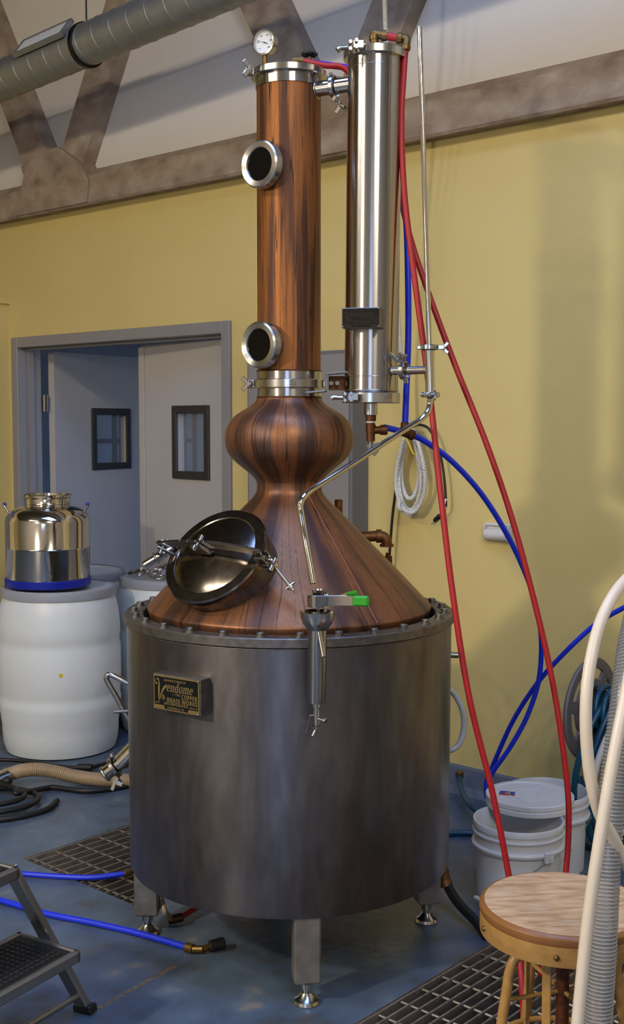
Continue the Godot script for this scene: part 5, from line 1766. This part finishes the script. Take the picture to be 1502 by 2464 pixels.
func build_wall_things() -> void:
	# tall shallow cabinet behind the column
	var t := thing("cabinet", "tall shallow grey cabinet on the wall behind the copper column", "cabinet", rp(-3.66, 0, WZ))
	part(wall_box(G.new(), -3.93, -3.29, 0.0, 1.862, WZ, WZ + 0.115, 0.004), "body", M.cabinet, t)
	part(wall_box(G.new(), -3.915, -3.305, 0.04, 1.845, WZ + 0.115, WZ + 0.122, 0.002), "door", M.grey_paint, t)
	# rope: hangs from above, coil on a wall hook
	var hook := on_wall(985, 1026, 0.07)
	t = thing("rope", "white twisted rope hanging from above with a coil on the wall", "rope", hook)
	var line := smooth([on_wall(922, -140, 0.45), on_wall(927, 40, 0.42), on_wall(930, 110, 0.40), on_wall(942, 400, 0.3), on_wall(955, 690, 0.2), on_wall(967, 880, 0.12), on_wall(985, 1026, 0.07)], 30)
	part(rope_mesh(resample(line, 0.005), 0.0095, 0.03), "hoist_line", M.rope, t)
	var cols := [[952, 1022, 1240, 0.05], [958, 1016, 1228, 0.07], [950, 1026, 1234, 0.09], [964, 1010, 1200, 0.06]]
	var k := 0
	for q in cols:
		var lp := []
		var top := on_wall(985 + 3 * k, 1032, q[3])
		for s in 40:
			var a := TAU * s / 40.0
			var mid: float = (1032 + q[2]) / 2.0
			var half: float = (q[2] - 1032) / 2.0
			var w: float = (q[1] - q[0]) / 2.0 * (0.62 + 0.38 * smoothstep(-1.0, 0.6, sin(a)))
			lp.append(on_wall((q[0] + q[1]) / 2.0 + w * cos(a), mid + half * sin(a), q[3] + 0.01 * sin(a * 3.0 + k)))
		lp.append(lp[0])
		part(rope_mesh(resample(lp, 0.005), 0.0092, 0.03), "coil", M.rope, t)
		k += 1
	part(G.new().torus(0.017, 0.009, rot_to(EX + UP * 0.3, on_wall(966, 1218, 0.10)), 20, 8), "knot", M.rope, t)
	part(G.new().cyl(on_wall(985, 1030, 0.0), on_wall(985, 1030, 0.12), 0.007, 10), "hook", M.bolt, t)
	var yl := solo(G.new().tube(smooth([on_wall(975, 1050, 0.13), on_wall(985, 1070, 0.14), on_wall(994, 1090, 0.14), on_wall(998, 1094, 0.14)], 5), 0.004, 8), "yellow_tie", M.yellow_tag, "short yellow tie hanging on the rope coil", "tie", on_wall(985, 1070, 0.13))
	# black power cord with plug
	t = thing("electric_cable", "black power cord with plug hanging from the rope hook", "cord", on_wall(1050, 1250, 0.04))
	var cp := smooth([on_wall(990, 1030, 0.05), on_wall(1010, 1022, 0.06), on_wall(1035, 1035, 0.06), on_wall(1057, 1085, 0.05), on_wall(1068, 1140, 0.05), on_wall(1073, 1200, 0.05), on_wall(1071, 1225, 0.05), on_wall(1055, 1245, 0.05)], 8)
	part(G.new().tube(cp, 0.0055, 10), "wire", M.cord, t)
	part(G.new().tube([on_wall(1073, 1200, 0.05), on_wall(1072, 1224, 0.05)], 0.0062, 10), "tape", M.white_plastic, t)
	var pl := part(G.new().cyl(on_wall(1060, 1240, 0.05), on_wall(1046, 1254, 0.05), 0.011, 12, 0.003), "plug", M.cord, t)
	var g := G.new()
	for e in [-3, 1, 5]:
		g.cyl(on_wall(1048 + e, 1252, 0.05 + 0.003 * e), on_wall(1041 + e, 1262, 0.05 + 0.003 * e), 0.0016, 6)
	part(g, "pin", M.clamp, pl)
	var c2 := smooth([on_wall(985, 1036, 0.05), on_wall(962, 1090, 0.05), on_wall(955, 1160, 0.05), on_wall(945, 1240, 0.05), on_wall(938, 1330, 0.05), on_wall(930, 1460, 0.05)], 8)
	solo(G.new().tube(c2, 0.006, 10), "black_cable", M.cord, "black cable running down the wall behind the cone", "cable", on_wall(930, 1460, 0.05))
	# white plastic roll holder on the wall
	var wc := on_wall(1203, 1281, 0.0)
	t = thing("wall_holder", "small white plastic holder fixed to the yellow wall", "holder", wc)
	var wx := Transform3D(Basis(EX, UP, RZ), wc)
	part(G.new().box(Vector3(0.118, 0.070, 0.012), 0.003, wx.translated_local(Vector3(0, 0.0, 0.006))), "back_plate", M.white_plastic, t)
	part(G.new().lathe(pr([0, -0.05, 0.022, -0.05, 0.024, -0.046, 0.024, 0.046, 0.022, 0.05, 0, 0.05]), 28, wx * Transform3D(Basis(Vector3.BACK, PI / 2), Vector3(0, -0.008, 0.022))), "roll", M.white_plastic, t)
	for s in [-1, 1]:
		part(G.new().box(Vector3(0.007, 0.062, 0.034), 0.003, wx.translated_local(Vector3(0.056 * s, -0.002, 0.018))), "arm", M.white_plastic, t)
	part(G.new().box(Vector3(0.12, 0.010, 0.022), 0.003, wx.translated_local(Vector3(0, 0.032, 0.012))), "top_rail", M.white_plastic, t)

# ------------------------------------------------------------------ floor gratings
func build_grates() -> void:
	var n := 0
	for q in [GRATE_L, GRATE_R]:
		var sp := 0.0435 if n == 0 else 0.034
		var cx: float = (q[0] + q[1]) / 2
		var cz: float = (q[2] + q[3]) / 2
		var t := thing("floor_grating", ["rusty steel floor grating left of the kettle", "steel floor grating under the wooden stool"][n], "grating", rp(cx, 0, cz))
		t.basis = Basis(EX, UP, RZ)
		var L: float = q[3] - q[2] - 0.012
		var W: float = q[1] - q[0] - 0.012
		var bar := G.new().box(Vector3(0.006, 0.04, L), 0.001).mesh()
		var nb := int(W / sp)
		for k in nb + 1:
			put(bar, "bar", M.grate, t, Transform3D(Basis.IDENTITY, Vector3(-W / 2 + W * k / nb, -0.022, 0)))
		var rod := G.new().tube([Vector3(-W / 2, 0, 0), Vector3(W / 2, 0, 0)], 0.0042, 6).mesh()
		var nr := int(L / 0.10)
		for k in nr + 1:
			put(rod, "cross_rod", M.rod_steel, t, Transform3D(Basis.IDENTITY, Vector3(0, -0.010, -L / 2 + 0.03 + (L - 0.06) * k / nr)))
		n += 1
